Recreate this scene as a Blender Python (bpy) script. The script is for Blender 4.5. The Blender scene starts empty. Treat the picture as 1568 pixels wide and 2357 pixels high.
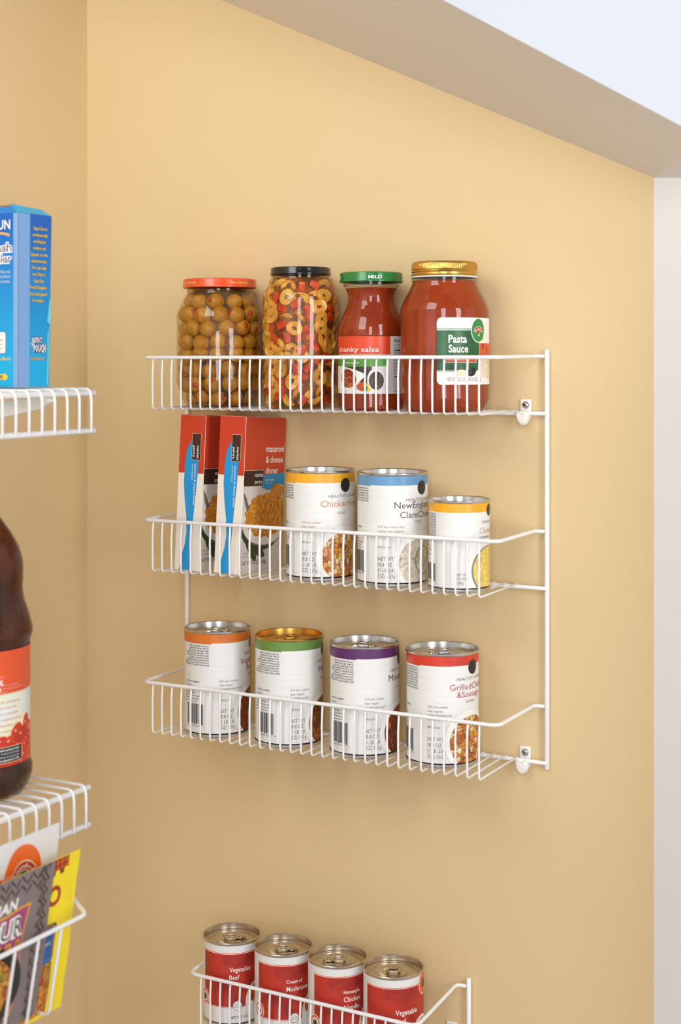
import bpy, bmesh, math, random
from mathutils import Vector, Matrix
random.seed(11)
S = bpy.context.scene
COL = S.collection
PI = math.pi
rad = math.radians

# ---------------------------------------------------------------- camera, light, exposure
cam_d = bpy.data.cameras.new('camera'); cam = bpy.data.objects.new('camera', cam_d); COL.objects.link(cam)
cam.location = (0.5999, -1.5219, 0.0)
cam.rotation_euler = (PI / 2, 0, 0.50911)
cam_d.sensor_fit = 'HORIZONTAL'; cam_d.sensor_width = 36.0
cam_d.lens = 36.0 * 3556.9 / 1568.0
cam_d.shift_y = -(1178.5 - 826.7) / 1568.0
cam_d.clip_start = 0.05
cam_d.dof.use_dof = True; cam_d.dof.focus_distance = 1.70; cam_d.dof.aperture_fstop = 8.0
S.camera = cam
S.view_settings.view_transform = 'Standard'; S.view_settings.look = 'None'
S.view_settings.gamma = 1.0; S.view_settings.use_curve_mapping = False
S.view_settings.exposure = 0.08

world = bpy.data.worlds.new('room_light'); S.world = world; world.use_nodes = True
wn = world.node_tree.nodes; wl = world.node_tree.links; wn.clear()
wo = wn.new('ShaderNodeOutputWorld'); bg = wn.new('ShaderNodeBackground')
tc = wn.new('ShaderNodeTexCoord'); sx = wn.new('ShaderNodeSeparateXYZ'); rp = wn.new('ShaderNodeValToRGB')
mr = wn.new('ShaderNodeMapRange'); mr.inputs['From Min'].default_value = -1; mr.inputs['From Max'].default_value = 1
wl.new(tc.outputs['Generated'], sx.inputs[0]); wl.new(sx.outputs['Z'], mr.inputs['Value'])
wl.new(mr.outputs[0], rp.inputs[0]); wl.new(rp.outputs[0], bg.inputs['Color']); wl.new(bg.outputs[0], wo.inputs[0])
els = rp.color_ramp.elements
els[0].position = 0.0; els[0].color = (0.12, 0.10, 0.09, 1)
els[1].position = 1.0; els[1].color = (0.10, 0.10, 0.11, 1)
e = els.new(0.45); e.color = (0.76, 0.70, 0.71, 1)
e = els.new(0.62); e.color = (0.20, 0.20, 0.21, 1)
bg.inputs['Strength'].default_value = 1.0


def area_light(name, loc, target, sxx, syy, power, color=(1, 1, 1)):
    d = bpy.data.lights.new(name, 'AREA'); d.shape = 'RECTANGLE'; d.size = sxx; d.size_y = syy
    d.energy = power; d.color = color
    o = bpy.data.objects.new(name, d); COL.objects.link(o); o.location = loc
    v = Vector(target) - Vector(loc)
    o.rotation_euler = v.to_track_quat('-Z', 'Y').to_euler()
    return o


area_light('window_light_front', (0.95, -2.45, 0.45), (-0.15, 0, 0.30), 0.50, 1.8, 21, (0.97, 0.99, 1.0))
area_light('window_light_side', (1.35, -0.85, 0.30), (-0.3, 0, 0.15), 0.36, 1.4, 13.0, (0.98, 0.99, 1.0))
area_light('window_light_upper_left', (-0.50, -1.25, 0.80), (-0.35, 0, 0.15), 0.9, 0.6, 10, (0.95, 1.0, 0.98))
area_light('added_fill_left', (-0.45, -2.2, 0.5), (-0.3, 0, 0.1), 0.9, 1.2, 2.5, (1.0, 1.0, 1.0))  # added weak fill from the left front, stands for no known lamp or window


# ---------------------------------------------------------------- materials
def lin(c):
    r = []
    for v in c[:3]:
        v = v / 255.0
        r.append(v / 12.92 if v <= 0.04045 else ((v + 0.055) / 1.055) ** 2.4)
    return (r[0], r[1], r[2], 1.0)


MATS = {}


def mat(name, color, rough=0.5, metal=0.0, spec=0.5, noise=None, bump=None, coat=0.0, aniso=0.0):
    """noise=(scale, color2, lo, hi)  bump=(scale tuple or number, strength, distance)"""
    if name in MATS: return MATS[name]
    m = bpy.data.materials.new(name); m.use_nodes = True
    nt = m.node_tree; b = nt.nodes['Principled BSDF']
    b.inputs['Base Color'].default_value = lin(color); b.inputs['Roughness'].default_value = rough
    b.inputs['Metallic'].default_value = metal; b.inputs['Specular IOR Level'].default_value = spec
    b.inputs['Coat Weight'].default_value = coat; b.inputs['Coat Roughness'].default_value = 0.08
    m.diffuse_color = lin(color)
    if noise or bump:
        t = nt.nodes.new('ShaderNodeTexCoord')
    if noise:
        sc, c2, lo, hi = noise
        n = nt.nodes.new('ShaderNodeTexNoise'); n.inputs['Scale'].default_value = sc; n.inputs['Detail'].default_value = 4
        r = nt.nodes.new('ShaderNodeValToRGB'); r.color_ramp.elements[0].position = lo; r.color_ramp.elements[1].position = hi
        r.color_ramp.elements[0].color = lin(color); r.color_ramp.elements[1].color = lin(c2)
        nt.links.new(t.outputs['Object'], n.inputs['Vector']); nt.links.new(n.outputs[0], r.inputs[0])
        nt.links.new(r.outputs[0], b.inputs['Base Color'])
    if bump:
        sc, st, dist = bump
        mp = nt.nodes.new('ShaderNodeMapping')
        mp.inputs['Scale'].default_value = sc if isinstance(sc, tuple) else (sc, sc, sc)
        n = nt.nodes.new('ShaderNodeTexNoise'); n.inputs['Scale'].default_value = 1.0; n.inputs['Detail'].default_value = 2
        bu = nt.nodes.new('ShaderNodeBump'); bu.inputs['Strength'].default_value = st; bu.inputs['Distance'].default_value = dist
        nt.links.new(t.outputs['Object'], mp.inputs[0]); nt.links.new(mp.outputs[0], n.inputs['Vector'])
        nt.links.new(n.outputs[0], bu.inputs['Height']); nt.links.new(bu.outputs[0], b.inputs['Normal'])
    MATS[name] = m
    return m


def cell_mat(name, cols, scale=300, stretch=(1, 1, 1), rough=0.4, dark=0.55, edge=None):
    scale = scale * 1.55
    """food photographs: irregular voronoi cells coloured from a list"""
    if name in MATS: return MATS[name]
    m = bpy.data.materials.new(name); m.use_nodes = True
    nt = m.node_tree; b = nt.nodes['Principled BSDF']; b.inputs['Roughness'].default_value = rough
    t = nt.nodes.new('ShaderNodeTexCoord'); mp = nt.nodes.new('ShaderNodeMapping'); mp.inputs['Scale'].default_value = stretch
    n = nt.nodes.new('ShaderNodeTexNoise'); n.inputs['Scale'].default_value = scale * 0.6
    mx = nt.nodes.new('ShaderNodeMix'); mx.data_type = 'VECTOR'; mx.inputs[0].default_value = 0.006
    v = nt.nodes.new('ShaderNodeTexVoronoi'); v.inputs['Scale'].default_value = scale
    sp = nt.nodes.new('ShaderNodeSeparateColor'); r = nt.nodes.new('ShaderNodeValToRGB')
    nt.links.new(t.outputs['Object'], mp.inputs[0]); nt.links.new(mp.outputs[0], n.inputs['Vector'])
    nt.links.new(mp.outputs[0], mx.inputs[4]); nt.links.new(n.outputs['Color'], mx.inputs[5])
    nt.links.new(mx.outputs[1], v.inputs['Vector']); nt.links.new(v.outputs['Color'], sp.inputs[0])
    nt.links.new(sp.outputs[0], r.inputs[0])
    k = len(cols); el = r.color_ramp.elements
    el[0].position = 0; el[0].color = lin(cols[0]); el[1].position = 1; el[1].color = lin(cols[-1])
    for i in range(1, k - 1):
        q = el.new(i / (k - 1)); q.color = lin(cols[i])
    # printed outline between the pieces
    d = nt.nodes.new('ShaderNodeTexVoronoi'); d.feature = 'DISTANCE_TO_EDGE'; d.inputs['Scale'].default_value = scale
    nt.links.new(mx.outputs[1], d.inputs['Vector'])
    r2 = nt.nodes.new('ShaderNodeValToRGB'); r2.color_ramp.elements[0].position = 0.0; r2.color_ramp.elements[1].position = 0.10
    ec = edge or tuple(int(c * dark) for c in cols[0])
    m2 = nt.nodes.new('ShaderNodeMix'); m2.data_type = 'RGBA'
    nt.links.new(d.outputs['Distance'], r2.inputs[0]); nt.links.new(r2.outputs[0], m2.inputs[0])
    m2.inputs[6].default_value = lin(ec); nt.links.new(r.outputs[0], m2.inputs[7])
    fn = nt.nodes.new('ShaderNodeTexNoise'); fn.inputs['Scale'].default_value = scale * 1.7; fn.inputs['Detail'].default_value = 3
    nt.links.new(mp.outputs[0], fn.inputs['Vector'])
    m3 = nt.nodes.new('ShaderNodeMix'); m3.data_type = 'RGBA'; m3.blend_type = 'OVERLAY'; m3.inputs[0].default_value = 0.75
    nt.links.new(m2.outputs[2], m3.inputs[6]); nt.links.new(fn.outputs[0], m3.inputs[7])
    nt.links.new(m3.outputs[2], b.inputs['Base Color'])
    m.diffuse_color = lin(cols[0]); MATS[name] = m
    return m


def clear_mat(name, tint, ior=1.5, rough=0.01, bump=None):
    """thin clear wall: tinted see-through plus fresnel gloss"""
    if name in MATS: return MATS[name]
    m = bpy.data.materials.new(name); m.use_nodes = True
    nt = m.node_tree; nt.nodes.clear()
    o = nt.nodes.new('ShaderNodeOutputMaterial'); mx = nt.nodes.new('ShaderNodeMixShader')
    lw = nt.nodes.new('ShaderNodeLayerWeight'); lw.inputs['Blend'].default_value = 0.5
    p5 = nt.nodes.new('ShaderNodeMath'); p5.operation = 'POWER'; p5.inputs[1].default_value = 4.5; nt.links.new(lw.outputs['Facing'], p5.inputs[0])
    f = nt.nodes.new('ShaderNodeMath'); f.operation = 'MULTIPLY_ADD'; f.inputs[1].default_value = 0.80; f.inputs[2].default_value = ((ior - 1) / (ior + 1)) ** 2 * 1.3
    nt.links.new(p5.outputs[0], f.inputs[0])
    t = nt.nodes.new('ShaderNodeBsdfTransparent'); t.inputs[0].default_value = lin(tint)
    g = nt.nodes.new('ShaderNodeBsdfGlossy'); g.inputs['Roughness'].default_value = rough
    nt.links.new(f.outputs[0], mx.inputs[0]); nt.links.new(t.outputs[0], mx.inputs[1]); nt.links.new(g.outputs[0], mx.inputs[2])
    if bump:
        tc_ = nt.nodes.new('ShaderNodeTexCoord'); n = nt.nodes.new('ShaderNodeTexNoise'); n.inputs['Scale'].default_value = bump[0]
        bu = nt.nodes.new('ShaderNodeBump'); bu.inputs['Strength'].default_value = bump[1]; bu.inputs['Distance'].default_value = bump[2]
        nt.links.new(tc_.outputs['Object'], n.inputs['Vector']); nt.links.new(n.outputs[0], bu.inputs['Height'])
        nt.links.new(bu.outputs[0], g.inputs['Normal'])
    nt.links.new(mx.outputs[0], o.inputs[0]); MATS[name] = m
    return m


M_wall = mat('wall_paint', (222, 197, 151), 0.55, spec=0.3, noise=(3.0, (220, 194, 148), 0.35, 0.65), bump=(260.0, 0.12, 0.0008))
M_soff = mat('soffit_paint', (222, 218, 218), 0.20, spec=0.7, bump=(220.0, 0.10, 0.0005))
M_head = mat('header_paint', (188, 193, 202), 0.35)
M_white = mat('white_trim_paint', (240, 245, 252), 0.35, bump=((120, 120, 12), 0.25, 0.0008))
M_wire = mat('white_coated_wire', (240, 240, 241), 0.25, spec=0.5)
M_plast = mat('white_plastic', (238, 234, 226), 0.35)
M_steel = mat('tin_steel', (208, 206, 203), 0.24, metal=1.0)
M_steel_l = mat('tin_lid', (204, 192, 176), 0.28, metal=1.0)
M_gold = mat('gold_lacquer', (212, 168, 88), 0.28, metal=1.0)
M_screw = mat('zinc_screw', (185, 190, 198), 0.18, metal=1.0)
M_dark = mat('dark_slot', (30, 32, 36), 0.5)
M_paper = mat('label_paper', (232, 231, 228), 0.38, bump=((38, 38, 190), 0.42, 0.0012))
M_ink = mat('label_ink', (52, 50, 50), 0.45)
M_gray = mat('label_grey_ink', (120, 118, 116), 0.45)
M_black = mat('label_black_dot', (32, 33, 32), 0.4)


# ---------------------------------------------------------------- mesh helpers
class MB:
    def __init__(s): s.v = []; s.f = []; s.m = []; s.mats = []

    def mi(s, m):
        if m not in s.mats: s.mats.append(m)
        return s.mats.index(m)

    def add(s, vs, fs, m):
        o = len(s.v); s.v += [tuple(v) for v in vs]; k = s.mi(m)
        for f in fs: s.f.append(tuple(i + o for i in f)); s.m.append(k)

    def build(s, name, parent=None, angle=40, smooth=True):
        me = bpy.data.meshes.new(name); me.from_pydata(s.v, [], s.f)
        for m in s.mats: me.materials.append(m)
        me.polygons.foreach_set('material_index', s.m)
        if smooth:
            me.polygons.foreach_set('use_smooth', [True] * len(me.polygons))
            me.update()
            try: me.set_sharp_from_angle(angle=rad(angle))
            except Exception: pass
        me.update()
        o = bpy.data.objects.new(name, me); COL.objects.link(o)
        if parent: o.parent = parent
        return o


def lathe(mb, prof, m, seg=64, a0=0.0):
    vs = []; fs = []; n = len(prof)
    for (r, z) in prof:
        for k in range(seg):
            a = a0 + 2 * PI * k / seg; vs.append((r * math.cos(a), r * math.sin(a), z))
    for i in range(n - 1):
        for k in range(seg):
            k2 = (k + 1) % seg
            fs.append((i * seg + k, i * seg + k2, (i + 1) * seg + k2, (i + 1) * seg + k))
    mb.add(vs, fs, m)


def box(mb, a, b, m, bev=0.0):
    bm = bmesh.new(); bmesh.ops.create_cube(bm, size=1.0)
    for v in bm.verts: v.co = Vector([(a[i] + b[i]) / 2 + v.co[i] * (b[i] - a[i]) for i in range(3)])
    if bev > 0: bmesh.ops.bevel(bm, geom=list(bm.edges), offset=bev, segments=3, profile=0.5, affect='EDGES')
    bm.verts.ensure_lookup_table(); bm.verts.index_update()
    mb.add([v.co[:] for v in bm.verts], [[v.index for v in f.verts] for f in bm.faces], m); bm.free()


def fillet(pts, r, n=5):
    """round the inner corners of a polyline"""
    P = [Vector(p) for p in pts]; out = [P[0]]
    for i in range(1, len(P) - 1):
        a = (P[i - 1] - P[i]); b = (P[i + 1] - P[i]); rr = min(r, a.length * 0.49, b.length * 0.49)
        A = P[i] + a.normalized() * rr; B = P[i] + b.normalized() * rr
        for k in range(n + 1):
            t = k / n; out.append(A * (1 - t) ** 2 + P[i] * 2 * t * (1 - t) + B * t * t)
    out.append(P[-1]); return out


def tube(mb, pts, r, m, seg=10, closed=False, dome=True):
    P = [Vector(p) for p in pts]
    if dome and not closed:
        d0 = (P[0] - P[1]).normalized(); d1 = (P[-1] - P[-2]).normalized()
        rs = [0.0, 0.7 * r, r] + [r] * (len(P) - 2) + [r, 0.7 * r, 0.0]
        P = [P[0] + d0 * r * 0.6, P[0] + d0 * r * 0.42] + P + [P[-1] + d1 * r * 0.42, P[-1] + d1 * r * 0.6]
        rs = [0.02 * r, 0.7 * r] + [r] * (len(P) - 4) + [0.7 * r, 0.02 * r]
    else:
        rs = [r] * len(P)
    n = len(P); vs = []; fs = []; nrm = None
    for i in range(n):
        if closed: t = (P[(i + 1) % n] - P[i - 1]).normalized()
        else: t = (P[min(i + 1, n - 1)] - P[max(i - 1, 0)]).normalized()
        if nrm is None:
            nrm = t.orthogonal().normalized()
        nrm = (nrm - t * nrm.dot(t)).normalized(); bi = t.cross(nrm)
        for k in range(seg):
            a = 2 * PI * k / seg; vs.append(P[i] + (nrm * math.cos(a) + bi * math.sin(a)) * rs[i])
    for i in range(n if closed else n - 1):
        j = (i + 1) % n
        for k in range(seg):
            k2 = (k + 1) % seg; fs.append((i * seg + k, j * seg + k, j * seg + k2, i * seg + k2))
    if not closed:
        fs.append(tuple(range(seg))); fs.append(tuple((n - 1) * seg + k for k in reversed(range(seg))))
    mb.add(vs, fs, m)


def tag(o, label=None, cat=None, group=None, kind=None):
    if label: o['label'] = label
    if cat: o['category'] = cat
    if group: o['group'] = group
    if kind: o['kind'] = kind
    return o


def empty(name, loc=(0, 0, 0), rz=0.0):
    o = bpy.data.objects.new(name, None); COL.objects.link(o); o.location = loc
    o.rotation_euler = (0, 0, rz); o.empty_display_size = 0.02
    return o


def dup(root, loc=None, rot=None, label=None, group=None):
    r = root.copy(); COL.objects.link(r)
    if loc is not None: r.location = loc
    if rot is not None: r.rotation_euler = rot
    if label: r['label'] = label
    if group: r['group'] = group
    for ch in list(root.children):
        c = ch.copy(); COL.objects.link(c); c.parent = r
        for g in list(ch.children):
            d = g.copy(); COL.objects.link(d); d.parent = c
    return r


# ---------------------------------------------------------------- printed artwork (flat shapes wrapped on a surface)
TC = {}


def text_geo(s, bold=0.0, res=2, sp=1.0):
    key = (s, bold, res, sp)
    if key in TC: return TC[key]
    cu = bpy.data.curves.new('t', 'FONT'); cu.body = s; cu.size = 1.0; cu.resolution_u = res; cu.offset = bold
    cu.space_character = sp
    ob = bpy.data.objects.new('t', cu); me = ob.to_mesh()
    vs = [(v.co.x, v.co.y) for v in me.vertices]; fs = [tuple(p.vertices) for p in me.polygons]
    ob.to_mesh_clear(); bpy.data.objects.remove(ob); bpy.data.curves.remove(cu)
    TC[key] = (vs, fs)
    return vs, fs


_h = text_geo('H'); CAP = max(v[1] for v in _h[0])


class Art:
    def __init__(s): s.it = []

    def poly(s, pts, m, L):
        s.it.append((m, L, list(pts), [tuple(range(len(pts)))])); return s

    def rect(s, x0, y0, x1, y1, m, L): return s.poly([(x0, y0), (x1, y0), (x1, y1), (x0, y1)], m, L)

    def ell(s, cx, cy, rx, ry, m, L, n=40, rot=0.0):
        c, d = math.cos(rot), math.sin(rot); P = []
        for k in range(n):
            a = 2 * PI * k / n; x = rx * math.cos(a); y = ry * math.sin(a); P.append((cx + x * c - y * d, cy + x * d + y * c))
        return s.poly(P, m, L)

    def ring(s, cx, cy, rx, ry, w, m, L, n=40):
        vs = []; fs = []
        for k in range(n):
            a = 2 * PI * k / n
            vs.append((cx + rx * math.cos(a), cy + ry * math.sin(a))); vs.append((cx + (rx - w) * math.cos(a), cy + (ry - w) * math.sin(a)))
        for k in range(n):
            j = (k + 1) % n; fs.append((2 * k, 2 * j, 2 * j + 1, 2 * k + 1))
        s.it.append((m, L, vs, fs)); return s

    def rrect(s, x0, y0, x1, y1, r, m, L, n=5):
        P = []
        for (cx, cy, a0) in ((x1 - r, y1 - r, 0), (x0 + r, y1 - r, 90), (x0 + r, y0 + r, 180), (x1 - r, y0 + r, 270)):
            for k in range(n + 1):
                a = rad(a0 + 90 * k / n); P.append((cx + r * math.cos(a), cy + r * math.sin(a)))
        return s.poly(P, m, L)

    def text(s, t, x, y, h, m, L, w=None, xs=1.0, bold=0.0, shear=0.0, align='l', rot=0.0, res=2, arc=None):
        """h = cap height; w = fitted width; arc = radius for text on an arc centred below x,y"""
        vs, fs = text_geo(t, bold, res)
        if not vs: return s
        k = h / CAP; x0 = min(v[0] for v in vs); x1 = max(v[0] for v in vs)
        kx = k * xs
        if w: kx = w / (x1 - x0)
        off = {'l': 0, 'c': (x1 - x0) / 2, 'r': (x1 - x0)}[align]
        c, d = math.cos(rot), math.sin(rot); P = []
        for (a, b) in vs:
            px = (a - x0 - off) * kx + b * k * shear; py = b * k
            if arc:
                th = px / arc; px, py = (arc + py) * math.sin(th), (arc + py) * math.cos(th) - arc
            P.append((x + px * c - py * d, y + px * d + py * c))
        s.it.append((m, L, P, fs)); return s

    def lines(s, ls, x, y, h, pitch, m, L, **k):
        for i, t in enumerate(ls):
            if t: s.text(t, x, y - i * pitch, h, m, L, **k)
        return s

    def put(s, mb, fn, clip=None, du=0.0, dv=0.0):
        """clip=(x0,y0,x1,y1); du/dv cut spacing; fn(x,y,L)->xyz"""
        by = {}
        for (m, L, vs, fs) in s.it: by.setdefault(m, []).append((L, vs, fs))
        for m, lst in by.items():
            bm = bmesh.new()
            for (L, vs, fs) in lst:
                bv = [bm.verts.new((x, y, L)) for x, y in vs]
                for f in fs:
                    try: bm.faces.new([bv[i] for i in f])
                    except ValueError: pass
            def cut(co, no, **kw):
                bmesh.ops.bisect_plane(bm, geom=bm.verts[:] + bm.edges[:] + bm.faces[:], plane_co=co, plane_no=no, **kw)
            if clip:
                cut((clip[0], 0, 0), (-1, 0, 0), clear_outer=True); cut((0, clip[1], 0), (0, -1, 0), clear_outer=True)
                cut((clip[2], 0, 0), (1, 0, 0), clear_outer=True); cut((0, clip[3], 0), (0, 1, 0), clear_outer=True)
            if not bm.verts: bm.free(); continue
            if du:
                a = min(v.co.x for v in bm.verts); b = max(v.co.x for v in bm.verts); x = math.ceil(a / du) * du
                while x < b: cut((x, 0, 0), (1, 0, 0)); x += du
            if dv:
                a = min(v.co.y for v in bm.verts); b = max(v.co.y for v in bm.verts); x = math.ceil(a / dv) * dv
                while x < b: cut((0, x, 0), (0, 1, 0)); x += dv
            bm.verts.ensure_lookup_table(); bm.verts.index_update()
            mb.add([fn(v.co.x, v.co.y, v.co.z) for v in bm.verts], [[v.index for v in f.verts] for f in bm.faces], m)
            bm.free()


def cyl_map(rf, R0, lh=0.00007, lean=None):
    def fn(u, v, L):
        ph = u / R0; R = rf(v) + lh * (L + 1)
        return (R * math.sin(ph), -R * math.cos(ph), v)
    return fn


def flat_map(o, U, V, lh=0.00008):
    o = Vector(o); U = Vector(U).normalized(); V = Vector(V).normalized(); N = U.cross(V).normalized()
    def fn(u, v, L): return o + U * u + V * v + N * (lh * (L + 1))
    return fn


def prof_r(prof):
    """radius as a function of height for a monotone profile"""
    P = sorted([(z, r) for r, z in prof])
    def f(z):
        if z <= P[0][0]: return P[0][1]
        for i in range(len(P) - 1):
            if P[i][0] <= z <= P[i + 1][0]:
                d = P[i + 1][0] - P[i][0]
                return P[i][1] if d < 1e-9 else P[i][1] + (P[i + 1][1] - P[i][1]) * (z - P[i][0]) / d
        return P[-1][1]
    return f


# ---------------------------------------------------------------- setting
XL = -0.6098                       # left wall plane
mb = MB(); box(mb, (XL - 0.05, 0.0, -1.25), (0.9, 0.05, 1.1), M_wall); w = mb.build('wall_back', smooth=False); tag(w, kind='structure')
mb = MB(); box(mb, (XL - 0.05, -1.3, -1.25), (XL, 0.0, 1.1), M_wall); w = mb.build('wall_left', smooth=False); tag(w, kind='structure')

BX, BZ, SS, KK = 0.1098, 0.1859, -0.4557, 0.40      # soffit plane z = BZ + SS (x-BX) - KK y


def soff(x, y): return BZ + SS * (x - BX) - KK * y


# lower front edge of the stair header, two points in space
E1 = Vector((-0.0152, -0.2251, 0)); E2 = Vector((0.1876, -0.1513, 0)); dE = (E2 - E1)
A = E1 - dE * 3.0; B = E1 + dE * 1.9
A.z = soff(A.x, A.y); B.z = soff(B.x, B.y)
WA = Vector((A.x - 0.25, 0.004, soff(A.x - 0.25, 0.004))); WB = Vector((B.x, 0.004, soff(B.x, 0.004)))
up = Vector((0, 0, 0.9))
mb = MB()
mb.add([A, B, WB, WA], [(0, 3, 2, 1)], M_soff)
top = [A + up, B + up, WB + up, WA + up]
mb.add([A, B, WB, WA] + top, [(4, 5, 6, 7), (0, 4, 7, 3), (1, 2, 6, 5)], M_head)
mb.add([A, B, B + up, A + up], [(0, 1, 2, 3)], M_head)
o = mb.build('ceiling', smooth=False)
bv = o.modifiers.new('soft_edge', 'BEVEL'); bv.width = 0.004; bv.segments = 3; bv.limit_method = 'ANGLE'
tag(o, kind='structure')

# white door jamb at the right, its face splayed toward the room
j0 = Vector((0.1103, 0.0)); jd = Vector((0.1519 - 0.1103, -0.0324)).normalized(); jn = Vector((-jd.y, jd.x))
q0 = j0 + jn * 0.004; q1 = j0 + jd * 0.22
q0 = j0 + Vector((0, 0.003))
vs = []
base = [q0, q1, q1 + Vector((0.1, 0.17)), Vector((q1.x + 0.1, 0.003)), ]
base = [q0, q1, Vector((q1.x + 0.05, 0.003))]
for p in base: vs.append((p.x, p.y, -1.25))
for p in base: vs.append((p.x, p.y, soff(p.x, p.y) + 0.0005))
mb = MB(); mb.add(vs, [(0, 1, 4, 3), (1, 2, 5, 4), (2, 0, 3, 5), (3, 4, 5), (2, 1, 0)], M_white)
o = mb.build('trim_1', smooth=False)
bv = o.modifiers.new('soft_edge', 'BEVEL'); bv.width = 0.0012; bv.segments = 3; bv.limit_method = 'ANGLE'
tag(o, kind='structure')

# ---------------------------------------------------------------- wire racks
RW, WW, PW = 0.0020, 0.00112, 0.0026


def make_rack(root, XA, XB, posts_z, levels, n, wx0, wx1, D, zoff=0.0014, drop=0.0012):
    """XA,XB post x; levels = [(rim_z, rail_z)]"""
    for px in (XA, XB):
        mb = MB(); tube(mb, [(px, -0.0035, posts_z[0]), (px, -0.0035, posts_z[1])], PW, M_wire, 14)
        mb.build('post', root)
    wm = None
    for (zr, zb) in levels:
        mb = MB(); i = 0.0112
        pts = [(XA + 0.0022, -0.0075, zr), (XA + i + 0.001, -0.0085, zr), (XA + i, -D, zr - drop),
               (XB - i, -D, zr - drop), (XB - i - 0.001, -0.0085, zr), (XB - 0.0022, -0.0075, zr)]
        tube(mb, fillet(pts, 0.011, 7), RW, M_wire, 12)
        rim = mb.build('rim', root)
        mb = MB(); tube(mb, [(XA, -0.0075, zb), (XB, -0.0075, zb)], 0.0021, M_wire, 12); mb.build('rail', root)
        dx = (wx1 - wx0) / (n - 1)
        mb = MB()
        tube(mb, fillet([(0, -D + 0.0012, zr - drop - 0.0010), (0, -D - 0.0004, zr - drop - 0.02), (0, -D, zb + zoff), (0, -0.0062, zb + 0.0028)], 0.0045, 5), WW, M_wire, 8)
        w0 = mb.build('wire', rim); w0.location.x = wx0
        for k in range(1, n):
            w = w0.copy(); COL.objects.link(w); w.parent = rim; w.location.x = wx0 + dx * k


zr = [0.0016, -0.1817, -0.3645]; zb = [-0.0570, -0.2398, -0.4223]
rack = empty('wire_rack', (0, 0, 0))
tag(rack, 'large white three-tier wire rack mounted on the tan back wall', 'rack')
make_rack(rack, -0.4572, 0.0, (-0.4285, 0.0090), [(zr[i] + 0.0015, zb[i]) for i in range(3)], 32, -0.4325, -0.0318, 0.1062)
rack2 = empty('wire_rack', (0, 0, 0))
tag(rack2, 'smaller white wire rack at the bottom of the picture, cut off, holding red soup cans', 'rack')
make_rack(rack2, -0.3934, -0.0896, (-0.98, -0.6665), [(-0.6732, -0.7390), (-0.84, -0.908)], 22, -0.3668, -0.0990, 0.1068, drop=0.0078)


# wall clips with a screw
def make_clip(loc, label):
    t = empty('mounting_clip', loc); tag(t, label, 'clip', 'white rack mounting clips')
    mb = MB(); box(mb, (-0.0062, -0.0028, -0.0060), (0.0062, -0.0002, 0.0150), M_plast, 0.0011)
    mb.build('plate', t)
    # rounded cradle hooked under the rail
    mb = MB(); bm = bmesh.new()
    out = [(-0.0082, 0.0000), (-0.0076, 0.0018), (-0.0042, 0.0018), (-0.0036, 0.0002), (0.0020, 0.0002), (0.0028, 0.0022), (0.0050, 0.0022), (0.0062, 0.0002),
           (0.0068, -0.0045), (0.0046, -0.0100), (0.0015, -0.0128), (-0.0020, -0.0130), (-0.0052, -0.0102), (-0.0074, -0.0050)]
    rings = [(-0.0020, 0.86), (-0.0050, 1.0), (-0.0105, 1.0), (-0.0130, 0.88), (-0.0142, 0.66)]
    vs = []
    for (y, s) in rings:
        for (x, z) in out: vs.append((x * s, y, -0.004 + (z + 0.004) * s))
    n = len(out); fs = []
    for i in range(len(rings) - 1):
        for k in range(n): fs.append((i * n + k, i * n + (k + 1) % n, (i + 1) * n + (k + 1) % n, (i + 1) * n + k))
    fs.append(tuple(range(n))); fs.append(tuple(reversed([(len(rings) - 1) * n + k for k in range(n)])))
    mb.add(vs, fs, M_plast); ob = mb.build('cradle', t, 50); bm.free()
    mb = MB(); lathe(mb, [(0.0, -0.0018), (0.0016, -0.0017), (0.0030, -0.0011), (0.0038, -0.0002), (0.0039, 0.0004), (0.0, 0.0004)], M_screw, 28)
    for a in (20, 110):
        c, s_ = math.cos(rad(a)), math.sin(rad(a))
        L_, W_ = 0.0019, 0.00036
        P = [(-L_ * c - W_ * -s_, -L_ * s_ - W_ * c), (L_ * c - W_ * -s_, L_ * s_ - W_ * c), (L_ * c + W_ * -s_, L_ * s_ + W_ * c), (-L_ * c + W_ * -s_, -L_ * s_ + W_ * c)]
        mb.add([(x, y, -0.00182) for x, y in P], [(0, 1, 2, 3)], M_dark)
    s = mb.build('screw', t); s.rotation_euler = (-PI / 2, 0, 0); s.location = (0.0002, -0.0034, 0.0086)
    s.rotation_euler = (-PI / 2, 0, 0)
    return t


make_clip((-0.0243, 0, -0.0570), 'white plastic wall clip with screw at the right end of the top shelf')
make_clip((-0.0250, 0, -0.4235), 'white plastic wall clip with screw at the right end of the third shelf')
make_clip((-0.1105, 0, -0.7320), 'white wall clip at the bottom edge, on the small rack')

# ---------------------------------------------------------------- soup cans
CAMX, CAMY = 0.5999, -1.5219


def face(x, y): return math.atan2(CAMX - x, -(CAMY - y))


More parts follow.
